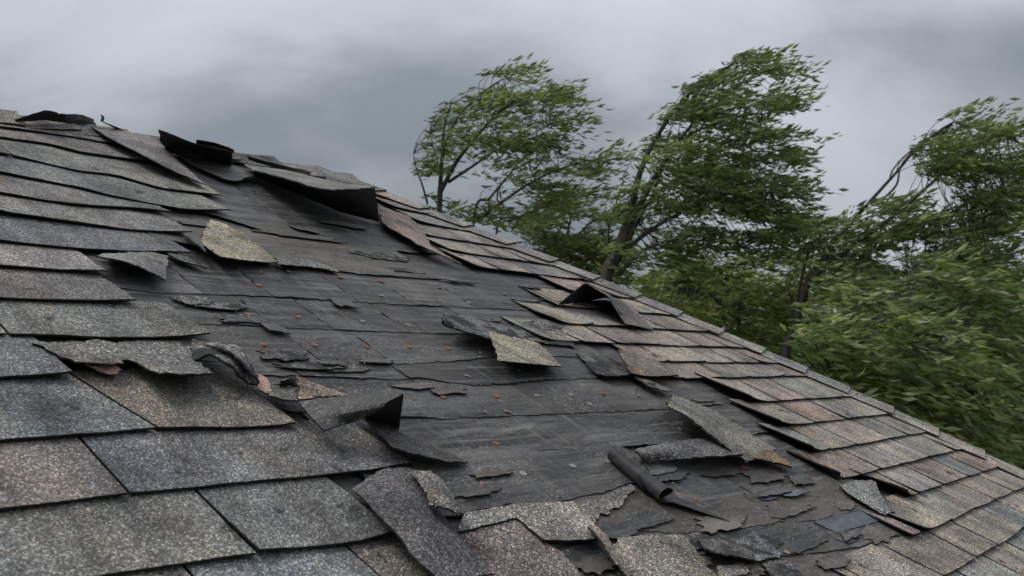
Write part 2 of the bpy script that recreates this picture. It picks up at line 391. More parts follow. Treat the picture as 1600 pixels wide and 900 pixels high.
# ------------------------------------------------------------------ shingles
T_SH, B_SL, A_LIFT = 0.0036, 0.048, 0.0114
TONES = {'grey': (0.245, 0.238, 0.228), 'blue': (0.205, 0.215, 0.219), 'tan': (0.305, 0.280, 0.255), 'brown': (0.250, 0.224, 0.204),
         'red': (0.290, 0.232, 0.205), 'dark': (0.155, 0.153, 0.150), 'pale': (0.320, 0.308, 0.280), 'yellow': (0.375, 0.335, 0.265)}
for k_ in TONES: TONES[k_] = tuple(0.84 * x + 0.16 * m_ for x, m_ in zip(TONES[k_], (0.252, 0.238, 0.222))) if k_ not in ('dark', 'yellow') else TONES[k_]
def jit(c, a=0.1):
    k = 1 + random.uniform(-a, a); return tuple(max(0.01, x * k * (1 + random.uniform(-.03, .03))) for x in c)
def shingle(u0, u1, vb, vt, tone, lift=None, lift_side=None, ny=5, cut0=0.0, cut1=0.0, ragl=0.0, ragr=0.0, label=None, mat=None, sag=0.0022, parent=None):
    """one tab from u0 to u1, lower edge vb(u), upper edge vt(u) (hidden under the next course). cutN shear the side edges."""
    nx = max(5, int((u1 - u0) / 0.028)); sd_ = random.random() * 99
    cl = [max(0, random.gauss(0, 0.0022)) for _ in range(4)]; zj = random.uniform(0, 0.0014)
    P = []
    for i in range(ny + 1):
        row = []; s = i / ny
        for j in range(nx + 1):
            t = j / nx; u = u0 + (u1 - u0) * t
            b = vb(u); tp = vt(u) + 0.030
            v = b + (tp - b) * s
            uu = u + (1 - t) * cut0 * s + t * cut1 * s
            if j == 0: uu += ragl * (fn(sd_, v * 60) + .6 * fn(sd_, v * 170, 3)) + 0.0008 * fn(v * 90, sd_)
            if j == nx: uu += ragr * (fn(sd_ + 9, v * 60) + .6 * fn(sd_ + 7, v * 170, 3)) + 0.0008 * fn(v * 90, sd_ + 5)
            if i == 0: v += 0.0016 * fn(u * 14 + sd_, 1.0) + 0.0011 * fn(u * 120 + sd_, 2.0)
            d = max(0.0, v - b)
            z = A_LIFT - B_SL * d * (0.143 / max(0.1, tp - 0.03 - b))
            z += (1 - s) ** 2 * max(-0.0012, sag * (0.4 + 1.6 * fn(u * 4.5 + sd_, 3.0)) + 0.0015 * fn(u * 22, sd_))
            z += (1 - s) ** 2 * (cl[0] * (1 - t) ** 6 * 2 + cl[1] * t ** 6 * 2)
            z += 0.0009 * fn(u * 9 + sd_, v * 9, 1.0) * (1 if s < .9 else 0)
            z += zj * (1 - s)
            if lift: z += lift(t, s)
            row.append(Vector((uu, v, max(z, 0.003))))
        P.append(row)
    V, F, mi = solid_grid(P, T_SH)
    o = mesh_obj('shingle', V, F, [mat or GRAN, UNDER, ASPH], mi, house, jit(tone))
    if label: o['label'] = label
    return o
def px_uv(pl): return [tuple(at(x, y, 0.014))[:2] for x, y in pl]
def interp_line(pl, jitt=0.0):
    a = sorted(pl); us = [p[0] for p in a]; vv = [p[1] for p in a]
    return lambda u: float(np.interp(u, us, vv))

# left field: lower edges of the courses as read off the roof, and where each course is torn off
LB = [[(0, 198), (120, 214), (215, 232)],
      [(0, 214), (75, 225), (120, 237), (215, 252)],
      [(0, 239), (62, 252), (120, 266), (182, 274), (250, 294), (347, 307)],
      [(0, 269), (62, 281), (115, 291), (180, 307), (230, 317), (285, 328), (358, 334)],
      [(0, 301), (47, 309), (120, 320), (205, 326), (262, 335)],
      [(0, 334), (80, 344), (185, 357), (260, 364)],
      [(0, 376), (125, 389), (200, 394), (255, 395)],
      [(0, 416), (62, 421), (165, 429)],
      [(0, 466), (125, 471), (212, 474)],
      [(0, 522), (100, 525), (200, 529), (327, 529)],
      [(0, 592), (112, 590), (300, 580)],
      [(0, 689), (125, 680), (245, 671), (400, 668), (462, 666)],
      [(0, 797), (175, 775), (400, 752), (540, 740), (642, 730)],
      [(185, 897), (400, 867), (550, 849), (615, 836)]]
LX = [(245, 238), (262, 262), (347, 307), (358, 334), (268, 337), (300, 368), (298, 399), (165, 429), (212, 474), (327, 529), (112, 590), (462, 666), (642, 730), (615, 836)]
lb = []
for pl in LB:
    q = px_uv(pl); q = [(-4.0, np.mean([p[1] for p in q[:2]]))] + q + [(q[-1][0] + 2, q[-1][1])]
    lb.append(interp_line(q))
vl = lb[-1](0.8)
for k in range(1, 9): lb.append((lambda vv: (lambda u: vv))(vl - 0.150 * k))
LEND = [at(x, y, 0.014).x for x, y in LX] + [at(720, 905, .014).x, 0.93, 0.92, 0.90, 0.9, 0.9, 0.9, 0.9]
SLOTS = {9: [], 10: [at(x, 590, .014).x for x in ()], 11: [at(245, 671, .014).x], 12: [at(200, 772, .014).x], 13: [at(400, 866, .014).x], 14: [at(600, 905, .014).x, 0.62]}
ltones = ['grey', 'tan', 'grey', 'blue', 'grey', 'brown', 'grey', 'tan', 'dark', 'grey']
SET_T = {(10, 0): 'blue', (11, 0): 'blue', (11, 1): 'brown', (12, 0): 'brown', (12, 1): 'blue', (13, 0): 'grey', (13, 1): 'blue', (14, 2): 'brown', (9, 0): 'brown', (8, 0): 'brown', (7, 0): 'tan', (6, 0): 'blue', (5, 0): 'grey', (4, 0): 'grey', (3, 0): 'tan', (2, 0): 'brown'}
for i in range(len(lb)):
    top = lb[i - 1] if i else (lambda u: rv(u) - 0.02)
    end = LEND[i]
    sl = SLOTS.get(i)
    if sl is None:
        sl = []
        u = end - (random.uniform(0.45, 0.75) if i < 10 else random.uniform(0.22, 0.42))
        while u > 0.35: sl.append(u); u -= random.uniform(0.6, 0.9) if i < 10 else random.uniform(0.27, 0.42)
        if i > 13: sl = sl or [0.6]
    u = min(sl + [end]) - random.uniform(0.35, 0.5)
    while u > -1.0: sl.append(u); u -= random.uniform(0.3, 0.45)
    es = sorted([s for s in sl if s < end - 0.05 and s > -1.0]) + [end]
    es = [-1.3] + es
    vis = [e for e in es[1:] if e > (0.45 if i > 8 else 0.75)]
    for k in range(len(es) - 1):
        a, b = es[k], es[k + 1]
        idx = vis.index(b) if b in vis else -1
        tn = TONES[SET_T.get((i, idx)) or random.choice(ltones)]
        last = (k == len(es) - 2)
        lf = None
        if last: lf = (lambda hh: (lambda t, s: hh * max(0, t - .55) ** 2 * 4.0 * (1 - s)))(random.uniform(0.002, 0.012))
        c1 = 0.0
        if (i, idx) == (11, 0): c1 = -0.055
        c0 = -0.055 if (i, idx) == (11, 1) else 0.0
        shingle(a + 0.0025, b - 0.0025, lb[i], top, tn, lf, cut0=c0, cut1=c1, ragr=0.006 if last else 0.0)

# right field
RB = [(4.30, None), (4.09, 592), (3.88, 612), (3.65, 655), (3.42, 660), (3.20, 702), (2.985, 735), (2.76, 888), (2.54, 868), (2.33, 862), (2.13, 845), (1.95, 1005), (1.79, 1048), (1.555, 1165), (1.355, 1212), (1.16, 1262), (0.982, 1308), (0.805, 1412), (0.64, 1422), (0.472, 1395), (0.30, 1330), (0.12, 1300), (-0.06, 1250)]
ANCH = {16: 4.26, 17: 4.60, 15: 4.49, 13: 4.50, 14: 4.78, 18: at(1491, 817, .014).x / U, 19: 4.18, 12: 4.29, 11: 4.02, 10: 3.21, 9: 3.62}
rtones = ['tan', 'tan', 'brown', 'brown', 'grey', 'tan', 'blue', 'red', 'tan', 'grey', 'brown']
for i, (v, xs) in enumerate(RB):
    if i == 0: continue
    vb = (lambda vv, ii: (lambda u: vv * U + 0.0045 * fn(u * 2.1, ii * 3.3) + 0.003 * fn(u * 6, ii * 1.3)))(v, i)
    vt = (lambda vv, ii: (lambda u: vv * U + 0.0045 * fn(u * 2.1, ii * 3.3)))(RB[i - 1][0], i - 1)
    # picture row where this course's lower edge passes picture column xs
    lo, hi = 150.0, 1400.0
    for _ in range(40):
        mid = (lo + hi) / 2
        if at(xs, mid, 0.014).y > v * U: lo = mid
        else: hi = mid
    u0 = at(xs, (lo + hi) / 2, 0.014).x
    ue = hip_u(v * U) - 0.035; ut = hip_u(RB[i - 1][0] * U) - hip_u(v * U)
    an = ANCH.get(i, random.uniform(3, 3.5)) * U
    tw = 0.245
    k0 = math.ceil((u0 + 0.07 - an) / tw)
    es = [u0]; k = k0
    while an + k * tw < ue - 0.08:
        es.append(an + k * tw + random.uniform(-.045, .045)); k += 1
    es.append(ue)
    ub = np.linspace(u0 + 0.03, ue + 0.0, 24); bv = []
    for q in ub:
        b0 = vb(q) + 0.004; t0 = vt(q) + 0.012
        for vv, zz_ in ((b0, A_LIFT - 0.0002), (t0, A_LIFT - B_SL * 0.143 + 0.0003)):
            bv += [(q + (vv - b0) / max(.01, t0 - b0) * ut * max(0, (q - ue + .3) / .3), vv, zz_)]
    mesh_obj('slot_shade_backing', bv, [(2 * q, 2 * q + 2, 2 * q + 3, 2 * q + 1) for q in range(23)], [ASPH], None, house)  # added black sheet: its colour stands for shade and tar in the slots
    for k in range(len(es) - 1):
        tn = tuple(c * k_ for c, k_ in zip(TONES[random.choice(rtones)], (1.30, 1.26, 1.19)))
        lf = None; rl = 0.0
        if (i, k) == (18, 1): lf = lambda t, s: 0.030 * max(0, .6 - t) ** 2 * (1 - .3 * s)
        if k == 0:
            rl = 0.006
            hh = {13: 0.026, 14: 0.020, 15: 0.022, 16: 0.018, 17: 0.024, 9: 0.008, 10: 0.010}.get(i, random.uniform(.003, .010))
            lf = (lambda hh: (lambda t, s: hh * max(0, .75 - t) ** 2 * 1.8 * (1 - .55 * s)))(hh)
        shingle(es[k] + (0.0055 if k else 0), es[k + 1] - 0.0055, vb, vt, tn, lf, cut1=ut if k == len(es) - 2 else 0.0, cut0=-0.03 if (i, k) in ((17, 0), (18, 1)) else 0.0, ragl=rl)

# hip caps and ridge caps: folded over the line, overlapping like scales
def cap(pts_side, crown, fall, tone, thick=0.0045, lift=0.0, mat=None, name='hip_cap', label=None, rag=0.002):
    """pts_side: [(lower end), (upper end)] pairs: side edge on this slope, crown line, far edge"""
    sd_ = random.random() * 70
    nr, nc = 9, 10; P = []
    for i in range(nr):
        s = i / (nr - 1); row = []
        A = pts_side[0].lerp(pts_side[1], s); K = crown[0].lerp(crown[1], s); Z = fall[0].lerp(fall[1], s)
        for j in range(nc):
            t = j / (nc - 1)
            p = A * (1 - t) ** 2 + K * 2 * t * (1 - t) * 1.0 + Z * t * t if False else (A.lerp(K, t * 2) if t <= .5 else K.lerp(Z, t * 2 - 1))
            p = p.copy(); p.z += (1 - s) ** 2 * (0.004 + lift * (0.5 + 0.5 * math.sin(t * 3.1))) + 0.0012 * fn(p.x * 25 + sd_, p.y * 25)
            if i in (0, nr - 1) or j == 0:
                p.x += rag * fn(p.x * 70 + sd_, p.y * 70); p.y += rag * fn(p.x * 70, p.y * 70 + sd_)
            row.append(p)
        P.append(row)
    A = P[4][1] - P[4][0]; B = P[5][0] - P[4][0]
    flip = A.cross(B).z < 0
    V, F, mi = solid_grid(P, thick, flip)
    o = mesh_obj(name, V, F, [mat or GRAN, UNDER, ASPH], mi, house, jit(tone))
    if label: o['label'] = label
    return o
v = -0.35
while v < V_RIDGE - 0.02:
    v2 = v + 0.215
    ends = []
    for q in (v, v2 + 0.03):
        up = (q > v)
        z = 0.010 if up else 0.0175
        c = Vector((hip_u(q) + 0.012, q, z + 0.006)); s_ = Vector((hip_u(q) - 0.095, q - 0.035, z * 0.75 + 0.001)); f = c + hdir * 0.10 - updir * 0.045 + Vector((0.03, 0, 0))
        ends.append((s_, c, f))
    cap((ends[0][0], ends[1][0]), (ends[0][1], ends[1][1]), (ends[0][2], ends[1][2]), tuple(1.2 * c for c in TONES[random.choice(['grey', 'pale', 'tan', 'grey'])]))
    v += 0.165
# ridge
u = hu_top + 0.03; kk = 0
while u > -1.0:
    u2 = u - 0.26
    lift = random.choice([0.0, 0.003, 0.006, 0.012])
    ends = []
    for q in (u, u2 - 0.03):
        z = 0.017 if q == u else 0.010
        c = Vector((q, rv(q), z + 0.008)); s_ = Vector((q, rv(q) - 0.115, z * 0.8)); f = c + down_back * 0.12
        ends.append((s_, c, f))
    cap((ends[0][0], ends[1][0]), (ends[0][1], ends[1][1]), (ends[0][2], ends[1][2]), TONES[random.choice(['grey', 'dark', 'brown', 'tan'])], lift=lift, name='ridge_cap', rag=0.006)
    u -= 0.20

# ------------------------------------------------------------------ exposed underlayment: lapped sheets
def lap(v0line, A=0.0060, Bs=0.013, wr=0.0050):
    """sheet height: its lower edge rides on the sheet below, its top slips under the next"""
    sd_ = random.random() * 40
    def f(u, v):
        d = max(0.0, v - v0line(u))
        return max(0.0012, A - Bs * d + wr * max(0, fn(u * 5 + sd_, v * 9)) * math.exp(-d * 6) + 0.0006 * fn(u * 20 + sd_, v * 20))
    return f
def felt_row(low_px, top_px, mat, thick=0.0014, jag=0.0045, splits=(), name='underlayment', A=0.006, label=None):
    """low_px: lower edge left to right; top_px: upper edge left to right; splits: picture x at the lower edge where the sheet is butted"""
    L = [at(x, y, 0.006) for x, y in low_px]; Tp = [at(x, y, 0.006) for x, y in top_px]
    line = interp_line([(p.x, p.y) for p in L])
    lu = [p.x for p in L]; tv = interp_line([(p.x, p.y) for p in Tp])
    cuts = [lu[0]] + [at(x, y, 0.006).x for x, y in splits] + [lu[-1]]
    for a, b in zip(cuts, cuts[1:]):
        a2 = a + 0.0015; b2 = b - 0.0015
        xs = [a2] + [x for x in lu if a2 < x < b2] + [b2]
        xt = [b2] + sorted([p.x for p in Tp if a2 < p.x < b2], reverse=True) + [a2]
        pl = [(x, line(x), 0) for x in xs] + [(x, tv(x), 0) for x in xt]
        o = sheet(name, pl, [mat, UNDER, ASPH], lap(line, A), thick, jag, 0.017, house, local=True)
        if label: o['label'] = label

felt_row([(250, 315), (360, 345), (430, 366), (520, 380), (640, 395), (690, 396)], [(180, 205), (330, 245), (480, 285), (600, 320)], FELT, splits=[(492, 376)])
felt_row([(235, 372), (330, 392), (430, 405), (500, 420), (560, 430), (690, 438)], [(215, 330), (340, 352), (470, 375), (600, 388), (655, 398)], FELTB, thick=0.0045, jag=0.005, label='brown worn shingle strip with a torn lower edge')
felt_row([(120, 440), (240, 458), (370, 462), (520, 470), (650, 478), (790, 484), (880, 488)], [(110, 402), (400, 395), (690, 425), (800, 428)], FELT, splits=[(318, 461), (425, 464), (560, 472), (650, 478), (745, 482)])
felt_row([(180, 505), (300, 506), (400, 510), (550, 517), (700, 522), (850, 522), (900, 521)], [(120, 430), (400, 440), (690, 464), (880, 472)], FELT, splits=[(426, 511), (520, 515), (640, 520), (760, 522)])
felt_row([(250, 560), (340, 566), (430, 566), (560, 572), (700, 566), (820, 556), (950, 560)], [(200, 490), (430, 500), (700, 510), (900, 515)], FELTG, splits=[(505, 569), (617, 571), (760, 561)])
felt_row([(300, 586), (425, 588), (620, 594), (660, 592), (740, 603), (800, 601), (870, 594), (935, 591), (1060, 588)], [(250, 545), (500, 556), (700, 550), (900, 548), (1040, 560)], FELT, splits=[(470, 589), (640, 593)])
felt_row([(400, 640), (560, 650), (700, 655), (800, 650), (920, 645), (1040, 640), (1130, 632)], [(380, 580), (620, 585), (740, 594), (930, 583), (1100, 580)], FELTG, splits=[])
felt_row([(560, 725), (680, 722), (800, 706), (915, 703), (1000, 697), (1100, 690), (1220, 672)], [(500, 630), (700, 646), (1040, 630), (1180, 620)], FELT, splits=[])
felt_row([(640, 815), (715, 808), (800, 790), (870, 788), (890, 783), (945, 770), (988, 757), (1050, 752)], [(600, 705), (800, 696), (915, 693), (1040, 685)], FELTG, thick=0.004, jag=0.005)
felt_row([(985, 800), (1098, 797), (1140, 793), (1190, 782), (1260, 765), (1330, 750)], [(960, 735), (1100, 690), (1230, 690)], FELT, splits=[(1190, 782)])
felt_row([(900, 838), (980, 830), (1060, 835), (1120, 832), (1225, 818), (1275, 815), (1350, 797), (1400, 790)], [(880, 770), (1000, 765), (1150, 780), (1300, 740)], FELTB, thick=0.0035, jag=0.004, splits=[(1225, 818)])
felt_row([(880, 885), (1000, 880), (1120, 865), (1210, 872), (1320, 860), (1420, 835)], [(850, 820), (1060, 820), (1250, 805), (1400, 785)], FELT, thick=0.003, jag=0.004, splits=[(1120, 866), (1330, 858)])
felt_row([(800, 960), (1000, 950), (1160, 930), (1360, 905), (1440, 880)], [(800, 870), (1060, 860), (1210, 860), (1400, 820)], FELTB, splits=[(1160, 930)])
felt_row([(780, 1060), (1100, 1040), (1420, 1000), (1500, 980)], [(780, 940), (1060, 935), (1210, 910), (1440, 860)], FELT)
# smooth slate-coloured patch
pp = [(1271, 815), (1350, 795), (1392, 808), (1307, 833)]
sheet('felt_patch', pp, [FELTS, UNDER, ASPH], lambda u, v: 0.0085, 0.002, 0.002, parent=house, label='smooth bluish grey felt patch')

# ------------------------------------------------------------------ torn and curled shingles, still nailed on
G3 = [GRAN, UNDER, ASPH]; W3 = [WORN, UNDER, ASPH]; B3 = [BIGG, UNDER, ASPH]; K3 = [FELT, UNDER, ASPH]; KG = [FELTG, UNDER, ASPH]
def part(ctrl, mats, tone, label, **kw):
    return net('torn_shingle', ctrl, mats, parent=house, color=jit(TONES[tone], .05), label=label, **kw)
part([[(24, 188, .030), (72, 173, .075), (110, 181, .05), (150, 193, .025)], [(26, 191, .022), (72, 188, .03), (110, 193, .03), (150, 197, .02)]], [UNDER, UNDER, ASPH], 'dark', 'lifted ridge shingle with black underside', linear=True)
part([[(137, 196, .02), (190, 205, .022), (245, 222, .02)], [(165, 214, .035), (225, 232, .03), (280, 255, .022)], [(200, 232, .045), (262, 264, .04), (322, 291, .03)]], G3, 'grey', 'slipped shingle lying askew below the ridge')
part([[(262, 234, .012), (310, 248, .012), (362, 262, .012)], [(250, 222, .05), (305, 234, .06), (362, 248, .06)], [(248, 203, .10), (300, 224, .10), (363, 238, .09)]], [UNDER, UNDER, ASPH], 'dark', 'black flap blown upright on the ridge', linear=True, nr=10)
part([[(272, 240, .016), (330, 253, .016), (405, 272, .02)], [(300, 258, .016), (340, 268, .016), (395, 276, .022)], [(350, 281, .017), (368, 284, .018), (385, 279, .025)]], K3, 'dark', 'smooth dark shingle laid bare below the ridge flap')
part([[(400, 277, .012), (470, 305, .012), (535, 332, .012), (592, 347, .012)], [(398, 273, .03), (465, 292, .06), (530, 316, .07), (590, 322, .07)], [(396, 266, .05), (452, 281, .10), (505, 296, .135), (586, 294, .14)]], [UNDER, UNDER, ASPH], 'dark', 'long black shingle strip folded upright near the hip', nr=12, nc=30, jag=.001)
part([[(380, 258, .02), (450, 268, .03), (520, 284, .05), (588, 293, .09)], [(395, 267, .05), (452, 282, .10), (505, 297, .135), (560, 297, .14)]], G3, 'grey', 'grey strip tops above the upright fold')
part([[(505, 297, .12), (560, 318, .08), (594, 347, .02)], [(590, 300, .12), (596, 325, .07), (600, 349, .012)]], UNDER and [UNDER, UNDER, ASPH], 'dark', 'end of the upright black strip') if False else None
part([[(592, 322, .02), (640, 340, .018), (662, 362, .014)], [(596, 347, .03), (640, 365, .03), (672, 386, .02)], [(606, 356, .03), (655, 384, .035), (722, 414, .02)]], G3, 'red', 'pinkish shingle hanging down beside the upright strip', linear=True, jag=.006)
part([[(165, 398, .013), (200, 397, .014), (232, 396, .014), (262, 402, .013)], [(158, 400, .03), (198, 404, .034), (230, 409, .034), (260, 419, .025)], [(150, 402, .045), (195, 411, .05), (226, 423, .045), (257, 439, .030)]], G3, 'grey', 'curled tab gaping above a black gap')
part([[(262, 397, .014), (290, 402, .014)], [(275, 407, .02), (325, 421, .016)]], W3, 'dark', None)
def c_lift(u, v):
    a = at(340, 350, 0.01); e = at(330, 408, 0.03); d = max(0, a.y - v) / (a.y - e.y); k = max(0, 1 - (u - e.x) / 0.22)
    return 0.009 + 0.036 * d * d * (0.35 + 0.65 * k) + 0.0015 * fn(u * 30, v * 30)
sheet('torn_shingle', [(328, 343), (352, 350), (380, 365), (405, 385), (434, 414), (385, 419), (338, 424), (328, 404), (310, 386), (318, 362)], B3, c_lift, 0.0032, 0.0035, 0.012, house, jit(TONES['yellow'], .03), 'pale speckled tab bent up at its corner', w0=0.012)
part([[(285, 366, .018), (312, 372, .02)], [(292, 372, .035), (322, 396, .035)]], G3, 'dark', None)
part([[(430, 404, .012), (475, 406, .012), (520, 420, .010)], [(436, 415, .026), (478, 418, .016), (530, 427, .012)]], B3, 'grey', None)
# torn shingle on the left with ragged lower edge
def d_lift(u, v):
    a = at(180, 532, 0.02); d = max(0, a.y - v)
    return (0.0070 if d <= 0 else min(0.014, 0.0070 + 0.6 * d)) + 0.45 * d * d + 0.10 * d + 0.002 * fn(u * 22, v * 10)
sheet('torn_shingle', [(50, 517), (286, 517), (298, 532), (308, 556), (327, 600), (285, 603), (245, 602), (222, 580), (193, 556), (192, 571), (150, 573), (118, 568), (96, 556), (80, 543)], [BIGG, UNDER, ASPH], d_lift, 0.0036, 0.007, 0.010, house, jit(TONES['grey'], .02), 'torn grey shingle with a split ragged lower edge', w0=0.03)
part([[(133, 571, .022), (160, 572, .024), (176, 571, .024)], [(150, 577, .016), (172, 586, .018), (189, 579, .016)]], [PINK, UNDER, ASPH], 'red', None, thick=.002)
part([[(300, 534, .018), (345, 540, .03), (374, 548, .045), (402, 600, .02)], [(300, 546, .035), (335, 548, .045), (365, 566, .055), (396, 602, .03)], [(304, 566, .03), (328, 558, .05), (358, 574, .055), (386, 600, .035)]], W3, 'grey', 'crumpled torn strip folded over itself', thick=.005)
part([[(310, 538, .03), (352, 541, .055), (382, 556, .06)], [(330, 545, .05), (362, 556, .07), (404, 600, .04)]], W3, 'grey', None, thick=.004)
part([[(404, 588, .03), (420, 596, .03)], [(402, 610, .022), (424, 620, .025)]], [PINK, UNDER, ASPH], 'red', None, thick=.003)
part([[(420, 600, .018), (440, 598, .022), (462, 592, .03)], [(420, 622, .03), (445, 628, .038), (466, 628, .045)]], G3, 'dark', 'small dark torn tab end')
part([[(462, 590, .055), (500, 604, .045), (545, 620, .03)], [(466, 626, .055), (505, 622, .052), (545, 620, .035)]], B3, 'red', 'pinkish torn corner standing above the black flap', thick=.003)
part([[(428, 602, .03), (445, 594, .045), (460, 590, .05)], [(440, 604, .03), (455, 604, .035), (466, 606, .04)]], [PINK, UNDER, ASPH], 'red', None, thick=.002)
part([[(466, 631, .050), (545, 621, .075), (630, 617, .125)], [(486, 654, .050), (535, 647, .068), (602, 633, .105)], [(505, 676, .050), (540, 663, .052), (572, 648, .075)]], KG, 'dark', 'big black flap folded back at its corner', linear=True, nr=16, jag=.001, thick=.0035)
part([[(631, 617, .124), (602, 634, .098), (572, 649, .060)], [(623, 671, .014), (598, 661, .014), (566, 650, .014)]], [UNDER, UNDER, UNDER], 'dark', 'black underside of the folded flap', nr=10, jag=0.0, thick=.003)
part([[(566, 651, .018), (598, 662, .016), (622, 671, .015)], [(562, 655, .02), (592, 668, .02), (622, 674, .016)]], K3, 'dark', None, thick=.002)
part([[(572, 656, .016), (640, 684, .014), (690, 704, .013), (732, 724, .012)], [(592, 682, .03), (640, 700, .028), (690, 716, .022), (728, 725, .015)], [(612, 702, .045), (642, 710, .045), (688, 721, .03), (722, 726, .018)]], G3, 'dark', 'dark tab bent up over a black hollow')
part([[(550, 768, .014), (598, 737, .022), (645, 735, .020)], [(588, 803, .040), (640, 785, .040), (682, 797, .022)], [(622, 843, .050), (668, 830, .044), (708, 830, .020)], [(658, 886, .052), (700, 868, .040), (738, 864, .020)], [(700, 925, .04), (735, 905, .035), (770, 900, .018)]], B3, 'dark', 'long dark shingle swung down askew over the tear', nr=26, nc=18)
part([[(640, 740, .032), (668, 738, .036), (690, 752, .04)], [(662, 764, .04), (684, 762, .055), (708, 780, .05)], [(672, 790, .04), (697, 797, .055), (725, 806, .045)]], [BIGG, UNDER, ASPH], 'tan', 'crumbling ragged shingle corner', jag=.007, nr=18, nc=18)
# remnants at the bottom of the picture
part([[(722, 806, .018), (800, 790, .014), (870, 789, .013), (905, 790, .012)], [(714, 834, .020), (760, 822, .02), (808, 813, .02), (846, 848, .026)], ] , B3, 'tan', None) if False else None
sheet('torn_shingle', [(724, 805), (800, 789), (895, 786), (925, 820), (930, 848), (880, 850), (846, 848), (806, 812), (760, 823), (714, 834), (716, 824)], [BIGG, UNDER, ASPH], lambda u, v: 0.0125 + 0.045 * max(0, at(800, 800, .01).y - v), 0.0045, 0.002, 0.014, house, jit(TONES['pale'], .02), 'grey green speckled remnant below the felt edge', w0=0.014)
sheet('torn_shingle', [(714, 836), (760, 822), (810, 812), (850, 846), (876, 862), (930, 920), (900, 960), (760, 960), (735, 862)], [BIGG, UNDER, ASPH], lambda u, v: 0.0075 + 0.010 * fn(u * 6, v * 6) ** 2, 0.0045, 0.002, 0.015, house, jit(TONES['red'], .02), 'reddish brown speckled remnant at the bottom', w0=0.012)
part([[(928, 823, .016), (945, 838, .02), (965, 870, .02), (985, 900, .02)], [(918, 826, .03), (937, 848, .034), (958, 880, .034), (980, 905, .03)]], B3, 'tan', 'narrow curled strip edge at the bottom', nr=8)
part([[(965, 843, .013), (1010, 838, .013), (1064, 836, .012)], [(960, 862, .016), (1020, 862, .016), (1085, 860, .013)], [(985, 900, .022), (1050, 905, .02), (1116, 900, .015)], [(1000, 930, .022), (1070, 930, .02), (1140, 925, .015)]], B3, 'pale', 'coarse pale grey remnant at the bottom edge', jag=.005, nr=18)
part([[(1085, 838, .012), (1150, 846, .012), (1172, 858, .012)], [(1100, 858, .03), (1120, 866, .035), (1178, 878, .03)]], W3, 'dark', 'small buckled shingle bit near the bottom', jag=.005)
part([[(1140, 852, .012), (1180, 835, .012), (1222, 868, .012)], [(1178, 880, .02), (1198, 874, .018), (1218, 872, .014)]], W3, 'blue', None, jag=.005)
part([[(1120, 888, .014), (1160, 882, .014)], [(1120, 905, .02), (1172, 900, .02)]], B3, 'pale', None, jag=.006)
part([[(1190, 880, .012), (1235, 880, .012), (1260, 905, .012)], [(1205, 905, .02), (1240, 915, .02), (1270, 925, .02)]], W3, 'dark', None, jag=.006)
# middle of the tear
part([[(757, 505, .012), (790, 512, .010), (832, 528, .010)], [(722, 508, .014), (760, 520, .012), (800, 530, .012)], [(700, 512, .012), (735, 522, .03), (752, 526, .045)], ], W3, 'blue', None) if False else None
part([[(693, 494, .05), (735, 500, .02), (765, 505, .013), (835, 527, .012)], [(690, 500, .055), (728, 513, .04), (758, 514, .022), (800, 530, .014)], [(694, 507, .035), (726, 521, .045), (750, 527, .045), (772, 535, .03)]], W3, 'blue', 'dark shingle end curled up like a tongue', thick=.005)
part([[(764, 521, .030), (800, 528, .015), (842, 538, .012)], [(772, 545, .045), (812, 548, .03), (858, 554, .015)], [(778, 566, .055), (828, 570, .048), (878, 575, .032)]], B3, 'yellow', 'pale yellowish tab jutting over the black felt', linear=True)
part([[(900, 474, .012), (945, 466, .013), (985, 478, .013), (1020, 516, .013)], [(888, 475, .02), (930, 453, .06), (966, 470, .055), (1000, 512, .024)], [(873, 476, .018), (914, 443, .10), (948, 463, .085), (976, 507, .03)]], G3, 'brown', 'tab blown up into a black tent', linear=True, nr=12, jag=.001)
part([[(800, 512, .010), (840, 500, .010), (870, 505, .010)], [(770, 530, .012), (835, 535, .012), (900, 544, .012)]], W3, 'brown', None, jag=.006)
part([[(965, 547, .05), (1000, 556, .022), (1046, 572, .013)], [(972, 562, .05), (1008, 572, .03), (1052, 580, .016)], [(984, 584, .03), (1018, 589, .03), (1060, 587, .02)]], B3, 'red', 'pinkish shingle tab curled beside the felt')
part([[(900, 553, .010), (940, 556, .010), (975, 572, .012)], [(930, 585, .016), (960, 590, .022), (992, 585, .024)]], W3, 'dark', None, jag=.006)
part([[(990, 588, .012), (1020, 598, .018), (1046, 609, .018)], [(992, 592, .02), (1015, 605, .025), (1044, 614, .02)]], W3, 'tan', None, jag=.008)
part([[(1310, 760, .013), (1340, 753, .014), (1366, 752, .014)], [(1332, 778, .016), (1358, 772, .02), (1376, 776, .022)], [(1380, 806, .014), (1390, 803, .018), (1397, 800, .018)]], B3, 'pale', 'pale torn tab pointing into the tear', jag=.004)

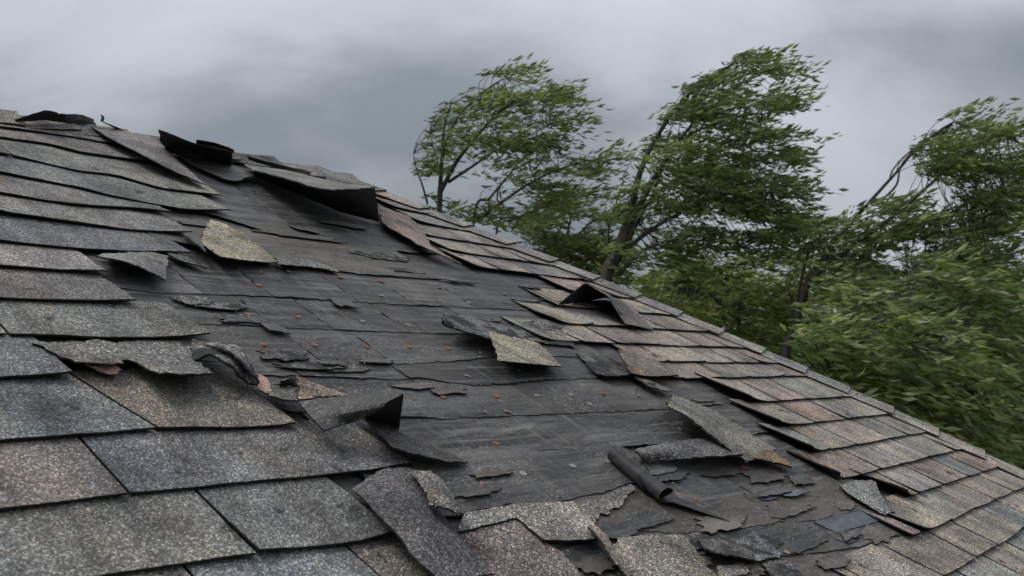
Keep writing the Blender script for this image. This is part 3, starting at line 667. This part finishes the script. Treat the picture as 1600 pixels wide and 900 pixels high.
def ragged(x, y, L, H, mats, tone, wz=0.0085, skew=0.0, curl=0.006, seed=0):
    rr = random.Random(seed); c = at(x, y, wz); n = 22; pl = []
    for i in range(n):
        a = 2 * math.pi * i / n; k = 0.72 + 0.5 * rr.random() ** 1.5
        ex = abs(math.cos(a)) ** 0.7 * math.copysign(1, math.cos(a)) * L / 2 * k; ey = abs(math.sin(a)) ** 0.7 * math.copysign(1, math.sin(a)) * H / 2 * k
        pl.append((c.x + ex + skew * ey, c.y + ey, 0))
    sheet('shingle_remnant', pl, mats, lambda u, v: wz + curl * max(0, (c.y - v) / H) + 0.0012 * fn(u * 30, v * 30), 0.0026, 0.004, 0.010, house, jit(TONES[tone], .1), local=True)
REM = [(470, 370, .30, .06, 'FB', 'dark'), (600, 402, .24, .07, 'W', 'brown'), (540, 352, .22, .05, 'FB', 'dark'), (640, 425, .18, .04, 'W', 'grey'), (305, 352, .10, .03, 'FS', 'grey'),
       (480, 574, .16, .035, 'W', 'dark'), (540, 578, .13, .04, 'W', 'dark'), (590, 566, .10, .03, 'FG', 'dark'), (445, 556, .12, .05, 'W', 'dark'), (375, 500, .10, .05, 'W', 'dark'), (345, 480, .12, .05, 'W', 'grey'), (300, 470, .10, .05, 'W', 'brown'),
       (660, 604, .16, .03, 'FB', 'brown'), (700, 612, .12, .03, 'FB', 'brown'), (720, 440, .16, .03, 'FS', 'grey'), (820, 470, .14, .03, 'FG', 'dark'), (830, 450, .10, .03, 'W', 'grey'), (860, 470, .12, .03, 'W', 'dark'), (760, 500, .12, .03, 'W', 'grey'),
       (1100, 626, .12, .03, 'FG', 'dark'), (1130, 655, .12, .035, 'FG', 'dark'), (1180, 690, .10, .03, 'W', 'dark'), (1195, 745, .18, .06, 'FB', 'brown'), (1240, 772, .14, .03, 'FS', 'tan'), (1200, 778, .10, .025, 'FS', 'grey'), (1230, 796, .22, .06, 'FB', 'brown'), (1320, 790, .12, .04, 'FB', 'dark'), (1370, 835, .16, .06, 'FB', 'brown'), (1322, 842, .10, .03, 'FS', 'grey'),
       (1130, 815, .22, .06, 'FB', 'brown'), (1080, 850, .16, .05, 'W', 'dark'), (1010, 815, .18, .05, 'FG', 'dark'), (960, 832, .12, .04, 'FG', 'dark'), (1250, 852, .24, .05, 'FG', 'dark'), (1300, 880, .14, .04, 'FB', 'dark'), (1190, 850, .12, .06, 'W', 'blue'), (880, 876, .12, .05, 'W', 'dark'), (930, 885, .10, .04, 'FB', 'brown'), (1170, 895, .14, .04, 'W', 'brown'), (1090, 880, .08, .04, 'W', 'tan'),
       (740, 770, .14, .03, 'FG', 'dark'), (770, 742, .12, .02, 'FB', 'brown'), (1130, 740, .18, .03, 'FG', 'dark'), (1050, 745, .14, .03, 'FG', 'dark')]
for k_, (x, y, L, H, mm, tn) in enumerate(REM):
    ragged(x, y, L, H, [{'FB': FELTB, 'FG': FELTG, 'FS': FELTS, 'W': WORN}[mm], UNDER, ASPH], tn, 0.0078 + 0.0011 * (k_ % 3), random.uniform(-.3, .5), random.uniform(.002, .009), 100 + k_)
for c_ in ([[(515, 466, .010), (545, 470, .012)], [(524, 477, .014), (562, 482, .014)]],
           [[(405, 505, .010), (440, 512, .010)], [(420, 516, .016), (455, 523, .012)]],
           [[(497, 566, .010), (530, 562, .012)], [(505, 571, .016), (540, 572, .014)]],
           [[(600, 345, .008), (640, 352, .010)], [(606, 352, .014), (652, 360, .012)]],
           [[(450, 352, .008), (486, 356, .010)], [(462, 358, .014), (500, 366, .012)]],
           [[(1232, 745, .010), (1262, 742, .012)], [(1240, 758, .014), (1275, 756, .012)]],
           [[(1190, 768, .010), (1230, 760, .010)], [(1186, 778, .014), (1236, 770, .014)]],
           [[(1312, 834, .010), (1340, 826, .012)], [(1320, 848, .014), (1346, 836, .014)]]):
    net('felt_flake', c_, [FELTG, UNDER, ASPH], .002, 8, 14, .006, parent=house)
for c_ in ([[(159, 180, .10), (163, 192, .05), (205, 207, .025)], [(162, 181, .10), (166, 194, .04), (206, 211, .02)]],
           [[(308, 219, .05), (335, 224, .05), (366, 235, .045)], [(306, 224, .03), (335, 230, .03), (366, 240, .03)]],
           [[(385, 243, .045), (430, 256, .045), (486, 268, .04)], [(388, 250, .03), (430, 262, .03), (486, 274, .03)]],
           [[(100, 178, .07), (125, 179, .06), (146, 187, .04)], [(98, 184, .05), (122, 187, .045), (146, 192, .03)]]):
    net('ridge_sliver', c_, G3, .003, 6, 18, .004, parent=house, color=jit(TONES['dark'], .1))

# ------------------------------------------------------------------ loose pieces lying on the roof: things of their own
net('torn_strip', [[(1050, 619, .03), (1110, 643, .025), (1165, 676, .02), (1210, 703, .018)], [(1043, 630, .05), (1092, 655, .05), (1145, 690, .038), (1200, 716, .022)], [(1044, 637, .05), (1080, 658, .062), (1130, 698, .055), (1160, 722, .028)]], [BIGG, UNDER, ASPH], .005, 18, 40, .008, color=jit((.265, .245, .215), .02), top=('long torn shingle strip with brown crumbled granules, arched over the felt', 'shingle piece', 'loose torn pieces on the roof'))
net('brown_fragment', [[(1150, 690, .018), (1190, 700, .02), (1220, 716, .02)], [(1158, 716, .024), (1198, 722, .03), (1238, 732, .016)]], [BIGG, UNDER, ASPH], .005, 14, 20, .006, color=jit((.27, .19, .12), .02), top=('brown crumbling shingle end with frayed tip beside the long strip', 'shingle piece', 'loose torn pieces on the roof'))
net('torn_strip', [[(992, 706, .022), (1045, 694, .024), (1127, 686, .03), (1147, 693, .034)], [(998, 712, .03), (1050, 706, .034), (1130, 700, .046), (1154, 704, .046)], [(1006, 718, .02), (1052, 720, .024), (1100, 717, .04), (1162, 712, .045)]], [BIGG, UNDER, ASPH], .005, 12, 34, .004, color=jit(TONES['dark'], .02), top=('narrow grey speckled strip lying flat beside the felt roll', 'shingle piece', 'loose torn pieces on the roof'))
sheet('shingle_wedge', [(903, 792), (945, 775), (985, 758), (991, 764), (980, 778), (960, 795), (948, 806), (935, 808), (930, 818), (918, 822)], [BIGG, UNDER, ASPH], lambda u, v: 0.0105, 0.0045, 0.006, 0.009, None, jit(TONES['tan'], .02), None, ('ragged speckled shingle wedge at the lower end of the felt roll', 'shingle piece', 'loose torn pieces on the roof'), w0=0.012)
sheet('felt_scrap', [(1012, 728), (1050, 724), (1058, 735), (1030, 742), (1010, 746)], [FELTG, UNDER, ASPH], lambda u, v: 0.011, 0.003, 0.004, 0.009, None, None, None, ('small dark gritty felt scrap under the speckled strip', 'felt scrap', 'loose torn pieces on the roof'), w0=0.012)
# rolled felt: a spiral tube whose lower end opens into a flat tail
def felt_roll():
    a0, b0 = at(957, 712, 0.022), at(1036, 782, 0.020)
    ax = (b0 - a0); ax.z = 0; ln = ax.length; ax.normalize(); sd = Vector((ax.y, -ax.x, 0))
    if (at(1095, 800, 0) - b0).dot(sd) < 0: sd = -sd
    nr, nc = 30, 40; P = []
    tail_end = at(1096, 800, 0.008)
    for i in range(nr):
        s = i / (nr - 1); row = []
        rad = 0.0165 + 0.004 * s
        c = a0.lerp(b0, s) ; c.z = rad + 0.010
        openf = max(0, (s - 0.55) / 0.45) ** 1.5
        for j in range(nc):
            t = j / (nc - 1)
            ang = R(-95) - t * R(470) * (1 - 0.5 * openf)
            rr = rad * (1 - 0.25 * (1 - t)) * (1 + 0.05 * fn(s * 4, t * 3))
            # start of the sheet: flat tail beside the roll, widening towards the lower end
            p = c + sd * (rr * math.cos(ang)) + Vector((0, 0, rr * math.sin(ang)))
            row.append(p)
        tl = 0.02 + 0.10 * openf + 0.05 * s
        tail = []
        for k in range(8, 0, -1):
            q = c + sd * (tl * k / 8) + ax * (0.075 * openf * k / 8); q.z = 0.0095 + 0.012 * openf * (1 - k / 8)
            tail.append(q)
        P.append(tail + row)
    V, F, mi = solid_grid(P, 0.0022, False)
    return finish('felt_roll', V, F, mi, [ROLL, ROLL, ASPH], None, None, None, ('black roofing felt rolled up into a tube on the bare roof', 'felt roll', 'loose torn pieces on the roof'))
felt_roll()

# ------------------------------------------------------------------ cap nails
def nail_mesh(name, mat):
    bm = bmesh.new(); n = 18; r = 0.0074
    rings = [(r, -0.002), (r, 0.0010), (r * .92, 0.0016), (r * .42, 0.0012), (r * .30, 0.0004), (r * .26, 0.0014), (0.0, 0.0016)]
    prev = None
    for rr, z in rings:
        if rr == 0:
            t = bm.verts.new((0, 0, z))
            for i in range(n): bm.faces.new((prev[i], prev[(i + 1) % n], t))
        else:
            cur = [bm.verts.new((rr * math.cos(2 * math.pi * i / n), rr * math.sin(2 * math.pi * i / n), z)) for i in range(n)]
            if prev:
                for i in range(n): bm.faces.new((prev[i], prev[(i + 1) % n], cur[(i + 1) % n], cur[i]))
            prev = cur
    me = bpy.data.meshes.new(name); bm.to_mesh(me); bm.free(); me.materials.append(mat)
    return me
nm = [nail_mesh('nail_rusty', RUST), nail_mesh('nail_tin', TIN)]
NAILS = [(451, 424, 0), (532, 433, 0), (595, 439, 0), (404, 446, 0), (597, 462, 1), (466, 495, 0), (567, 502, 1), (639, 508, 1), (412, 538, 0), (492, 539, 0), (573, 542, 0), (639, 542, 0), (700, 544, 0), (388, 491, 0), (689, 469, 1), (732, 473, 1), (789, 459, 1), (687, 449, 1), (692, 620, 0), (776, 619, 0), (775, 693, 0), (682, 700, 0), (754, 762, 0), (839, 618, 1), (892, 617, 1), (942, 615, 0), (922, 631, 1), (1014, 610, 0), (1034, 615, 0), (895, 728, 1), (817, 740, 1), (951, 722, 1), (1012, 722, 1), (1027, 724, 0), (1162, 731, 0), (1064, 670, 1), (1268, 747, 0)]
for x, y, k in NAILS:
    o = bpy.data.objects.new('cap_nail', nm[k]); C.objects.link(o); o.parent = house
    o.location = at(x, y, 0.0085); o.rotation_euler = (random.gauss(0, .07), random.gauss(0, .07), random.uniform(0, 6))
    s_ = random.uniform(.85, 1.12); o.scale = (s_, s_, 0.8)

# ------------------------------------------------------------------ grit and flakes in the tear
def debris():
    V = []; F = []
    zone = [(300, 330), (560, 350), (640, 400), (760, 430), (880, 490), (960, 560), (1130, 640), (1260, 740), (1330, 830), (1250, 890), (1000, 860), (740, 800), (640, 700), (440, 600), (330, 500), (250, 440)]
    nn = 0
    while nn < 240:
        x, y = random.uniform(240, 1340), random.uniform(330, 890)
        if not inside(zone, x, y) or fn(x * .02, y * .02) < random.uniform(-.5, .35): continue
        p = at(x, y, 0.0105); r = random.uniform(.0007, .0022) * (1 + (random.random() < .08) * 1.8)
        k = random.randint(4, 6); b = len(V); a0 = random.uniform(0, 6); tz = random.uniform(.001, .003)
        st = random.uniform(1, 2.6); th = random.uniform(0, 3.14)
        for z in (0, tz):
            for i in range(k):
                a = a0 + i * 2 * math.pi / k; q = r * random.uniform(.6, 1.1)
                ex, ey = q * math.cos(a) * st, q * math.sin(a)
                V.append((p.x + ex * math.cos(th) - ey * math.sin(th), p.y + ex * math.sin(th) + ey * math.cos(th), 0.0085 + z + (q * .3 if z else 0)))
        F.append(tuple(b + k + i for i in range(k)))
        for i in range(k): F.append((b + i, b + (i + 1) % k, b + k + (i + 1) % k, b + k + i))
        nn += 1
    o = mesh_obj('debris', V, F, [CHIP]); o.matrix_world = M
    tag(o, 'pale grit and shingle flakes scattered over the bare felt', 'debris', kind='stuff')
debris()

# ------------------------------------------------------------------ trees
def bark_mat():
    m, nt, b = newmat('bark')
    n = N(nt, 'ShaderNodeTexNoise', i_Scale=6.0, i_Detail=6.0, i_Roughness=0.7); nt.links.new(coords(nt, scale=(3, 3, .6)), n.inputs['Vector'])
    r = ramp(nt, [(0.3, (0.030, 0.026, 0.021)), (0.7, (0.105, 0.092, 0.076))]); lk(nt, n, 0, r, 0); lk(nt, r, 0, b, 'Base Color'); b.inputs['Roughness'].default_value = .9
    bp = N(nt, 'ShaderNodeBump', i_Strength=0.6, i_Distance=0.03); lk(nt, n, 0, bp, 'Height'); lk(nt, bp, 0, b, 'Normal')
    return m
def leaf_mat():
    m, nt, b = newmat('leaf')
    at_ = N(nt, 'ShaderNodeAttribute', attribute_name='tone')
    r = ramp(nt, [(0.0, (0.030, 0.048, 0.024)), (0.35, (0.062, 0.095, 0.038)), (0.65, (0.112, 0.155, 0.062)), (0.85, (0.165, 0.205, 0.105)), (1.0, (0.24, 0.27, 0.185))]); lk(nt, at_, 'Fac', r, 0)
    oi = N(nt, 'ShaderNodeObjectInfo')
    c = mixc(nt, 1.0, r.outputs[0], oi.outputs['Color'], 'MULTIPLY')
    nt.links.new(c, b.inputs['Base Color']); b.inputs['Roughness'].default_value = 0.55; b.inputs['Specular IOR Level'].default_value = 0.3
    tr = N(nt, 'ShaderNodeBsdfTranslucent'); nt.links.new(mixc(nt, 1.0, c, (1.15, 1.25, 0.6), 'MULTIPLY'), tr.inputs['Color'])
    ms = N(nt, 'ShaderNodeMixShader'); ms.inputs[0].default_value = 0.48
    out = [n for n in nt.nodes if n.type == 'OUTPUT_MATERIAL'][0]
    lk(nt, b, 0, ms, 1); lk(nt, tr, 0, ms, 2); lk(nt, ms, 0, out, 0)
    return m
BARK = bark_mat(); LEAF = leaf_mat()

class Tubes:
    def __init__(s): s.V = []; s.F = []
    def add(s, pts, r0, r1, sides):
        n = len(pts); b = len(s.V)
        for i, p in enumerate(pts):
            d = (pts[min(i + 1, n - 1)] - pts[max(i - 1, 0)]).normalized()
            a = d.cross(Vector((0.3, 1, 0.2))).normalized(); c = d.cross(a)
            r = r0 + (r1 - r0) * i / (n - 1)
            for k in range(sides):
                t = 2 * math.pi * k / sides
                s.V.append(p + a * (r * math.cos(t)) + c * (r * math.sin(t)))
        for i in range(n - 1):
            for k in range(sides):
                s.F.append((b + i * sides + k, b + i * sides + (k + 1) % sides, b + (i + 1) * sides + (k + 1) % sides, b + (i + 1) * sides + k))

def smooth(pts, n):
    A = catmull([tuple(p) for p in pts], n); return [Vector(p) for p in A]

def tree(name, label, D, limbs, crowns, wind=(1.0, 0.05), tint=(1.95, 1.72, 1.5), group='trees bent by the wind', leaf=(0.11, 0.24), dens=0.52, seed=1, root=None):
    rnd = random.Random(seed)
    t = bpy.data.objects.new(name, None); C.objects.link(t); tag(t, label, 'tree', group)
    base = world_at(*limbs[0][0][0], D); base.z = 0
    t.location = base
    bx, by = limbs[0][0][0]
    # low boughs round the foot of the trunk
    sk = F_PX / D
    yg = 573 + 3.6 * sk
    if yg - by > 90:
        crowns = list(crowns) + [([(bx - .7 * sk, by + 25), (bx + 1.6 * sk, by + 25 + 1.05 * sk), (bx + 1.9 * sk, yg), (bx - .9 * sk, yg)], int(240 * (yg - by) / 300) + 60, 1.1, 0.2, .42)]
        for q in (0.25, 0.5, 0.75):
            yy = by + (yg - by) * q
            limbs = list(limbs) + [([(bx, yy), (bx + .5 * sk, yy - .25 * sk), (bx + 1.2 * sk, yy - .2 * sk)], .04, .01)]
    tr = Tubes(); nodes = []
    for k, (pl, r0, r1) in enumerate(limbs):
        dd = 0.0 if k == 0 else rnd.uniform(-1.0, 1.0)
        pts = []
        m = len(pl)
        for i, (x, y) in enumerate(pl):
            pts.append(world_at(x, y, D + dd * (i / max(1, m - 1)) ** 1.2 * 1.3))
        if k == 0 or (root and k in root):
            g0 = pts[0].copy(); g0.z = -0.1; g0.x -= 0.15 if k == 0 else 0.0
            pts = [g0, (g0 + pts[0]) / 2 + Vector((-0.06, 0, 0))] + pts
        P = smooth(pts, 8 * (len(pts) - 1) + 1)
        tr.add([p - base for p in P], r0 * .72, r1 * .8, 7)
        for i, p in enumerate(P):
            if p.z > 0.8: nodes.append((p, r0 + (r1 - r0) * i / len(P)))
    npos = np.array([tuple(n[0]) for n in nodes])
    LV = []; LF = []; LT = []
    wx, wz = wind
    for poly, ntuft, half, doff, tone0 in crowns:
        ntuft = int(ntuft * dens)
        xs = [p[0] for p in poly]; ys = [p[1] for p in poly]
        made = 0; tries = 0
        while made < ntuft and tries < ntuft * 30:
            tries += 1
            x, y = rnd.uniform(min(xs), max(xs)), rnd.uniform(min(ys), max(ys))
            if not inside(poly, x, y): continue
            ca, sa = 0.97, 0.26
            xr, yr = x * ca + y * sa * (1 if y > 250 else -.3), y * ca - x * sa * (1 if y > 250 else -.3)
            if fn(xr * .012 + seed * 3, yr * .034) + 0.8 * fn(xr * .03, yr * .085 + seed) < rnd.uniform(-.42, .26): continue
            made += 1
            dz = rnd.uniform(-1, 1) * half + doff
            p = world_at(x, y, D + dz)
            # branchlet from a limb upwind of the tuft
            dd = npos - np.array(tuple(p)); dist = np.sqrt((dd ** 2).sum(1)) + 1.3 * np.maximum(0, dd[:, 0] + 0.15)
            j = int(dist.argmin()); q = nodes[j][0]
            fy = (y - min(ys)) / max(1, max(ys) - min(ys))
            w_dir = Vector((wx, rnd.uniform(-.35, .35), wz + 0.30 - 0.62 * fy + rnd.gauss(0, .16))).normalized()
            out = (p - q); L = out.length
            if rnd.random() < 0.7 and L < 1.7:
                mid = q + out * 0.45 + Vector((0, 0, 0.12 * L * (0.6 - fy))) - w_dir * 0.10 * L
                tr.add([c - base for c in smooth([q, mid, p, p + w_dir * 0.25], 6)], min(0.018, 0.005 + 0.006 * L), 0.003, 3)
            n = rnd.randint(9, 19); Lt = rnd.uniform(.40, 1.10); tt = min(1, max(0, tone0 + rnd.gauss(0, .17) - 0.10 * (dz > 0.4 * half)))
            for i in range(n):
                f = i / n
                c = p + w_dir * (Lt * (f - .25)) + Vector((rnd.gauss(0, .04), rnd.gauss(0, .09), rnd.gauss(0, .032) - 0.12 * f * f))
                ln = rnd.uniform(*leaf)
                ld = (w_dir + Vector((rnd.gauss(0, .2), rnd.gauss(0, .40), rnd.gauss(-0.06, .27)))).normalized()
                sdv = ld.cross(Vector((rnd.gauss(0, .6), rnd.gauss(-.55, .8), .75))).normalized(); wd = ln * rnd.uniform(.10, .18)
                nn_ = ld.cross(sdv); b = len(LV)
                c = c - base
                LV += [c, c + ld * ln * .45 + sdv * wd + nn_ * wd * .35, c + ld * ln + nn_ * ln * rnd.uniform(-.22, .1), c + ld * ln * .45 - sdv * wd + nn_ * wd * .35]
                LF += [(b, b + 1, b + 2), (b, b + 2, b + 3)]
                LT += [min(1, max(0, tt + rnd.gauss(0, .17) + (rnd.random() < .07) * .3))] * 4
    o = mesh_obj('trunk', tr.V, tr.F, [BARK], None, t, smooth=True)
    o = mesh_obj('crown', LV, LF, [LEAF], None, t, tint)
    at2 = o.data.attributes.new('tone', 'FLOAT', 'POINT'); at2.data.foreach_set('value', LT)
    return t

# slim tree left of the group, see-through crown
tree('windblown_tree', 'slim windblown tree with see-through crown, leftmost of the group', 19.0,
     [([(686, 330), (688, 290), (690, 250), (694, 200), (705, 160)], .12, .02),
      ([(688, 300), (712, 255), (735, 225), (770, 185), (800, 160), (830, 140)], .07, .012),
      ([(700, 285), (735, 262), (775, 235), (820, 215), (860, 195)], .05, .010),
      ([(668, 318), (660, 290), (650, 262), (646, 240)], .035, .010),
      ([(690, 255), (700, 215), (722, 175), (760, 140), (790, 120)], .05, .010),
      ([(740, 345), (765, 310), (790, 280), (815, 250), (850, 225)], .06, .012),
      ([(745, 345), (790, 312), (830, 285), (880, 262), (945, 245)], .055, .010),
      ([(775, 370), (800, 345), (845, 325), (900, 310)], .045, .010),
      ([(688, 270), (680, 240), (672, 210)], .03, .008)],
     [([(650, 235), (690, 165), (740, 120), (790, 106), (838, 112), (880, 148), (908, 185), (895, 205), (860, 225), (800, 235), (720, 225), (690, 240), (662, 262)], 420, 1.3, 0.2, .50),
      ([(646, 240), (672, 232), (680, 300), (672, 325), (655, 320), (646, 280)], 34, .6, 0, .5),
      ([(750, 225), (830, 222), (880, 250), (955, 232), (958, 262), (900, 285), (860, 330), (780, 355), (745, 345), (760, 300), (735, 270)], 260, 1.3, .3, .5),
      ([(690, 315), (760, 345), (745, 352), (690, 330)], 20, .8, 0, .5)], wind=(1.0, .12), seed=3, root=(5, 7))
# tall bent tree in the middle, densest crown
tree('windblown_tree', 'tall bent tree with dense crown streaming right, middle of the group', 17.0,
     [([(948, 440), (960, 405), (980, 345), (990, 310), (1000, 270), (1020, 225), (1060, 165), (1110, 118), (1160, 95)], .17, .015),
      ([(958, 415), (985, 350), (1005, 310), (1030, 265), (1065, 215), (1100, 175), (1150, 140)], .10, .012),
      ([(950, 432), (975, 390), (1010, 320), (1050, 285), (1100, 262), (1160, 240)], .09, .012),
      ([(962, 405), (1000, 372), (1040, 345), (1090, 320), (1150, 300), (1205, 290)], .07, .012),
      ([(955, 425), (950, 370), (962, 320), (972, 290)], .05, .010),
      ([(966, 430), (1000, 395), (1040, 378), (1100, 365), (1170, 360)], .06, .010),
      ([(1020, 300), (1045, 245), (1080, 210), (1130, 190), (1190, 175)], .05, .010)],
     [([(1070, 150), (1110, 110), (1150, 84), (1195, 90), (1225, 120), (1232, 165), (1242, 215), (1245, 290), (1240, 350), (1200, 380), (1130, 340), (1090, 290), (1060, 240), (1040, 200)], 860, 1.5, .2, .50),
      ([(1000, 240), (1040, 185), (1075, 165), (1110, 240), (1120, 320), (1060, 330), (1010, 300), (990, 290)], 210, 1.2, .3, .54),
      ([(1000, 300), (1120, 320), (1240, 330), (1235, 380), (1180, 420), (1080, 430), (1010, 420), (985, 370)], 400, 1.4, .5, .50),
      ([(945, 300), (972, 285), (975, 330), (962, 400), (945, 420)], 60, .8, 0, .52),
      ([(985, 290), (995, 250), (1020, 205), (1060, 150), (1105, 108), (1130, 100), (1080, 150), (1040, 210), (1010, 280)], 90, .7, 0, .50)], wind=(1.0, .06), seed=8, tint=(1.9, 1.72, 1.5))
# leaning tree on the right, thin bare limbs
tree('windblown_tree', 'leaning tree with long bare limbs, crown tip at upper right', 16.0,
     [([(1228, 560), (1240, 520), (1252, 475), (1268, 430), (1290, 400), (1320, 360), (1355, 320), (1400, 270), (1440, 225), (1490, 190)], .13, .012),
      ([(1262, 440), (1300, 410), (1350, 372), (1400, 335), (1440, 300), (1480, 265), (1530, 225), (1580, 205)], .07, .010),
      ([(1330, 400), (1390, 365), (1450, 340), (1510, 318), (1570, 300)], .05, .010),
      ([(1240, 510), (1250, 450), (1262, 400), (1280, 370)], .05, .010),
      ([(1370, 320), (1400, 290), (1410, 255), (1450, 210)], .035, .008),
      ([(1290, 420), (1330, 415), (1380, 420), (1440, 440)], .04, .010)],
     [([(1430, 225), (1470, 180), (1520, 164), (1590, 205), (1570, 225), (1625, 240), (1650, 330), (1560, 330), (1480, 305), (1440, 265)], 520, 1.2, .2, .46),
      ([(1265, 370), (1310, 320), (1350, 310), (1400, 300), (1430, 330), (1400, 390), (1340, 420), (1290, 430), (1262, 410)], 240, 1.1, .2, .50),
      ([(1380, 360), (1460, 330), (1540, 330), (1560, 420), (1480, 470), (1360, 480), (1290, 470), (1320, 420)], 420, 1.0, .4, .50)], wind=(1.0, .10), seed=21)
# big swept bushy tree in front on the right
tree('bushy_tree', 'bushy tree with pale flipped leaves just beyond the hip, lower right', 13.5,
     [([(1300, 690), (1310, 620), (1330, 560), (1370, 510), (1420, 470)], .10, .015), ([(1310, 620), (1360, 570), (1420, 540), (1500, 530)], .06, .01), ([(1305, 660), (1380, 620), (1450, 600), (1520, 600)], .06, .01)],
     [([(1250, 505), (1275, 470), (1330, 485), (1365, 455), (1420, 470), (1470, 500), (1530, 560), (1570, 640), (1580, 700), (1520, 720), (1400, 650), (1300, 600), (1240, 555)], 900, 1.5, .2, .54),
      ([(1270, 440), (1340, 400), (1450, 390), (1540, 420), (1600, 500), (1600, 600), (1500, 520), (1400, 490), (1300, 490)], 420, 1.3, 1.4, .50)], wind=(1.0, -.22), seed=33, leaf=(.12, .26), dens=.60, tint=(2.3, 2.0, 1.85))
tree('dense_tree', 'dense dark tree at the right edge behind the leaning tree', 20.5,
     [([(1490, 560), (1494, 500), (1498, 440), (1510, 390), (1540, 350)], .16, .02), ([(1496, 470), (1540, 420), (1600, 390), (1650, 380)], .08, .01), ([(1494, 520), (1560, 490), (1640, 480)], .07, .01)],
     [([(1440, 400), (1500, 340), (1560, 330), (1680, 320), (1720, 420), (1720, 640), (1620, 720), (1500, 690), (1450, 600), (1430, 480)], 1200, 1.6, 0, .44)], wind=(1.0, -.05), seed=40, leaf=(.14, .24), dens=.62, group='trees bent by the wind')
tree('dense_tree', 'dense dark bush in the bottom right corner by the hip', 15.5,
     [([(1570, 760), (1575, 700), (1590, 660), (1620, 640)], .09, .01), ([(1574, 720), (1640, 690), (1700, 680)], .05, .01)],
     [([(1530, 640), (1580, 560), (1680, 560), (1740, 700), (1740, 830), (1620, 790), (1560, 720)], 420, 1.1, 0, .38)], wind=(1.0, -.2), seed=44)
tree('background_tree', 'dark leafy tree between the slim tree and the tall bent tree', 23.0,
     [([(880, 430), (884, 390), (890, 350), (900, 320)], .12, .02), ([(884, 390), (920, 350), (950, 330)], .06, .01), ([(880, 400), (850, 360), (840, 330)], .05, .01)],
     [([(800, 350), (840, 310), (880, 295), (925, 300), (960, 330), (965, 430), (900, 440), (820, 400)], 420, 1.5, 0, .38)], wind=(.9, .1), seed=51, leaf=(.14, .28), dens=.7)
tree('background_tree', 'yellow green tree low behind the tall bent tree', 25.0,
     [([(1150, 560), (1155, 500), (1160, 450), (1165, 410)], .12, .02), ([(1128, 500), (1170, 475), (1215, 458), (1260, 440)], .06, .015), ([(1152, 500), (1110, 460), (1080, 440)], .06, .01)],
     [([(980, 440), (1060, 400), (1150, 400), (1240, 400), (1290, 450), (1280, 560), (1180, 560), (1080, 510), (1000, 470)], 650, 1.6, 0, .56)], wind=(.9, 0), seed=57, leaf=(.15, .24), tint=(2.0, 1.7, 1.2), dens=.95)
tree('background_tree', 'small pale tree between the tall bent tree and the leaning tree', 24.0,
     [([(1258, 520), (1262, 450), (1270, 400), (1290, 360)], .09, .01), ([(1262, 440), (1250, 390), (1252, 350)], .05, .01)],
     [([(1235, 350), (1250, 325), (1275, 345), (1310, 340), (1300, 420), (1250, 450), (1228, 420)], 130, 1.0, 0, .48)], wind=(.8, .3), seed=63, leaf=(.13, .2))
# the wood behind everything
for k, (lab, x0, x1, yt, sd2) in enumerate((('dark wood edge tree far behind the tall bent tree', 930, 1200, 420, 71), ('dark wood edge tree far behind the leaning tree', 1170, 1440, 440, 77), ('dark wood edge tree far behind the bushy tree at right', 1400, 1680, 420, 83))):
    xm = (x0 + x1) / 2
    tree('background_tree', lab, 31.0 + k, [([(xm, 620), (xm + 4, 560), (xm + 10, 500), (xm + 30, yt + 30)], .2, .02), ([(xm, 560), (xm + 60, 510), (xm + 110, 480)], .08, .02), ([(xm, 560), (xm - 60, 510), (xm - 100, 480)], .08, .02)],
         [([(x0, yt + 60), (x0 + 60, yt + 10), (xm, yt), (x1 - 50, yt + 12), (x1, yt + 60), (x1, 640), (xm, 680), (x0, 600)], 620, 1.6, 0, .28)], wind=(.9, 0), seed=sd2, leaf=(.26, .42), dens=.9, group='wood edge behind the trees')
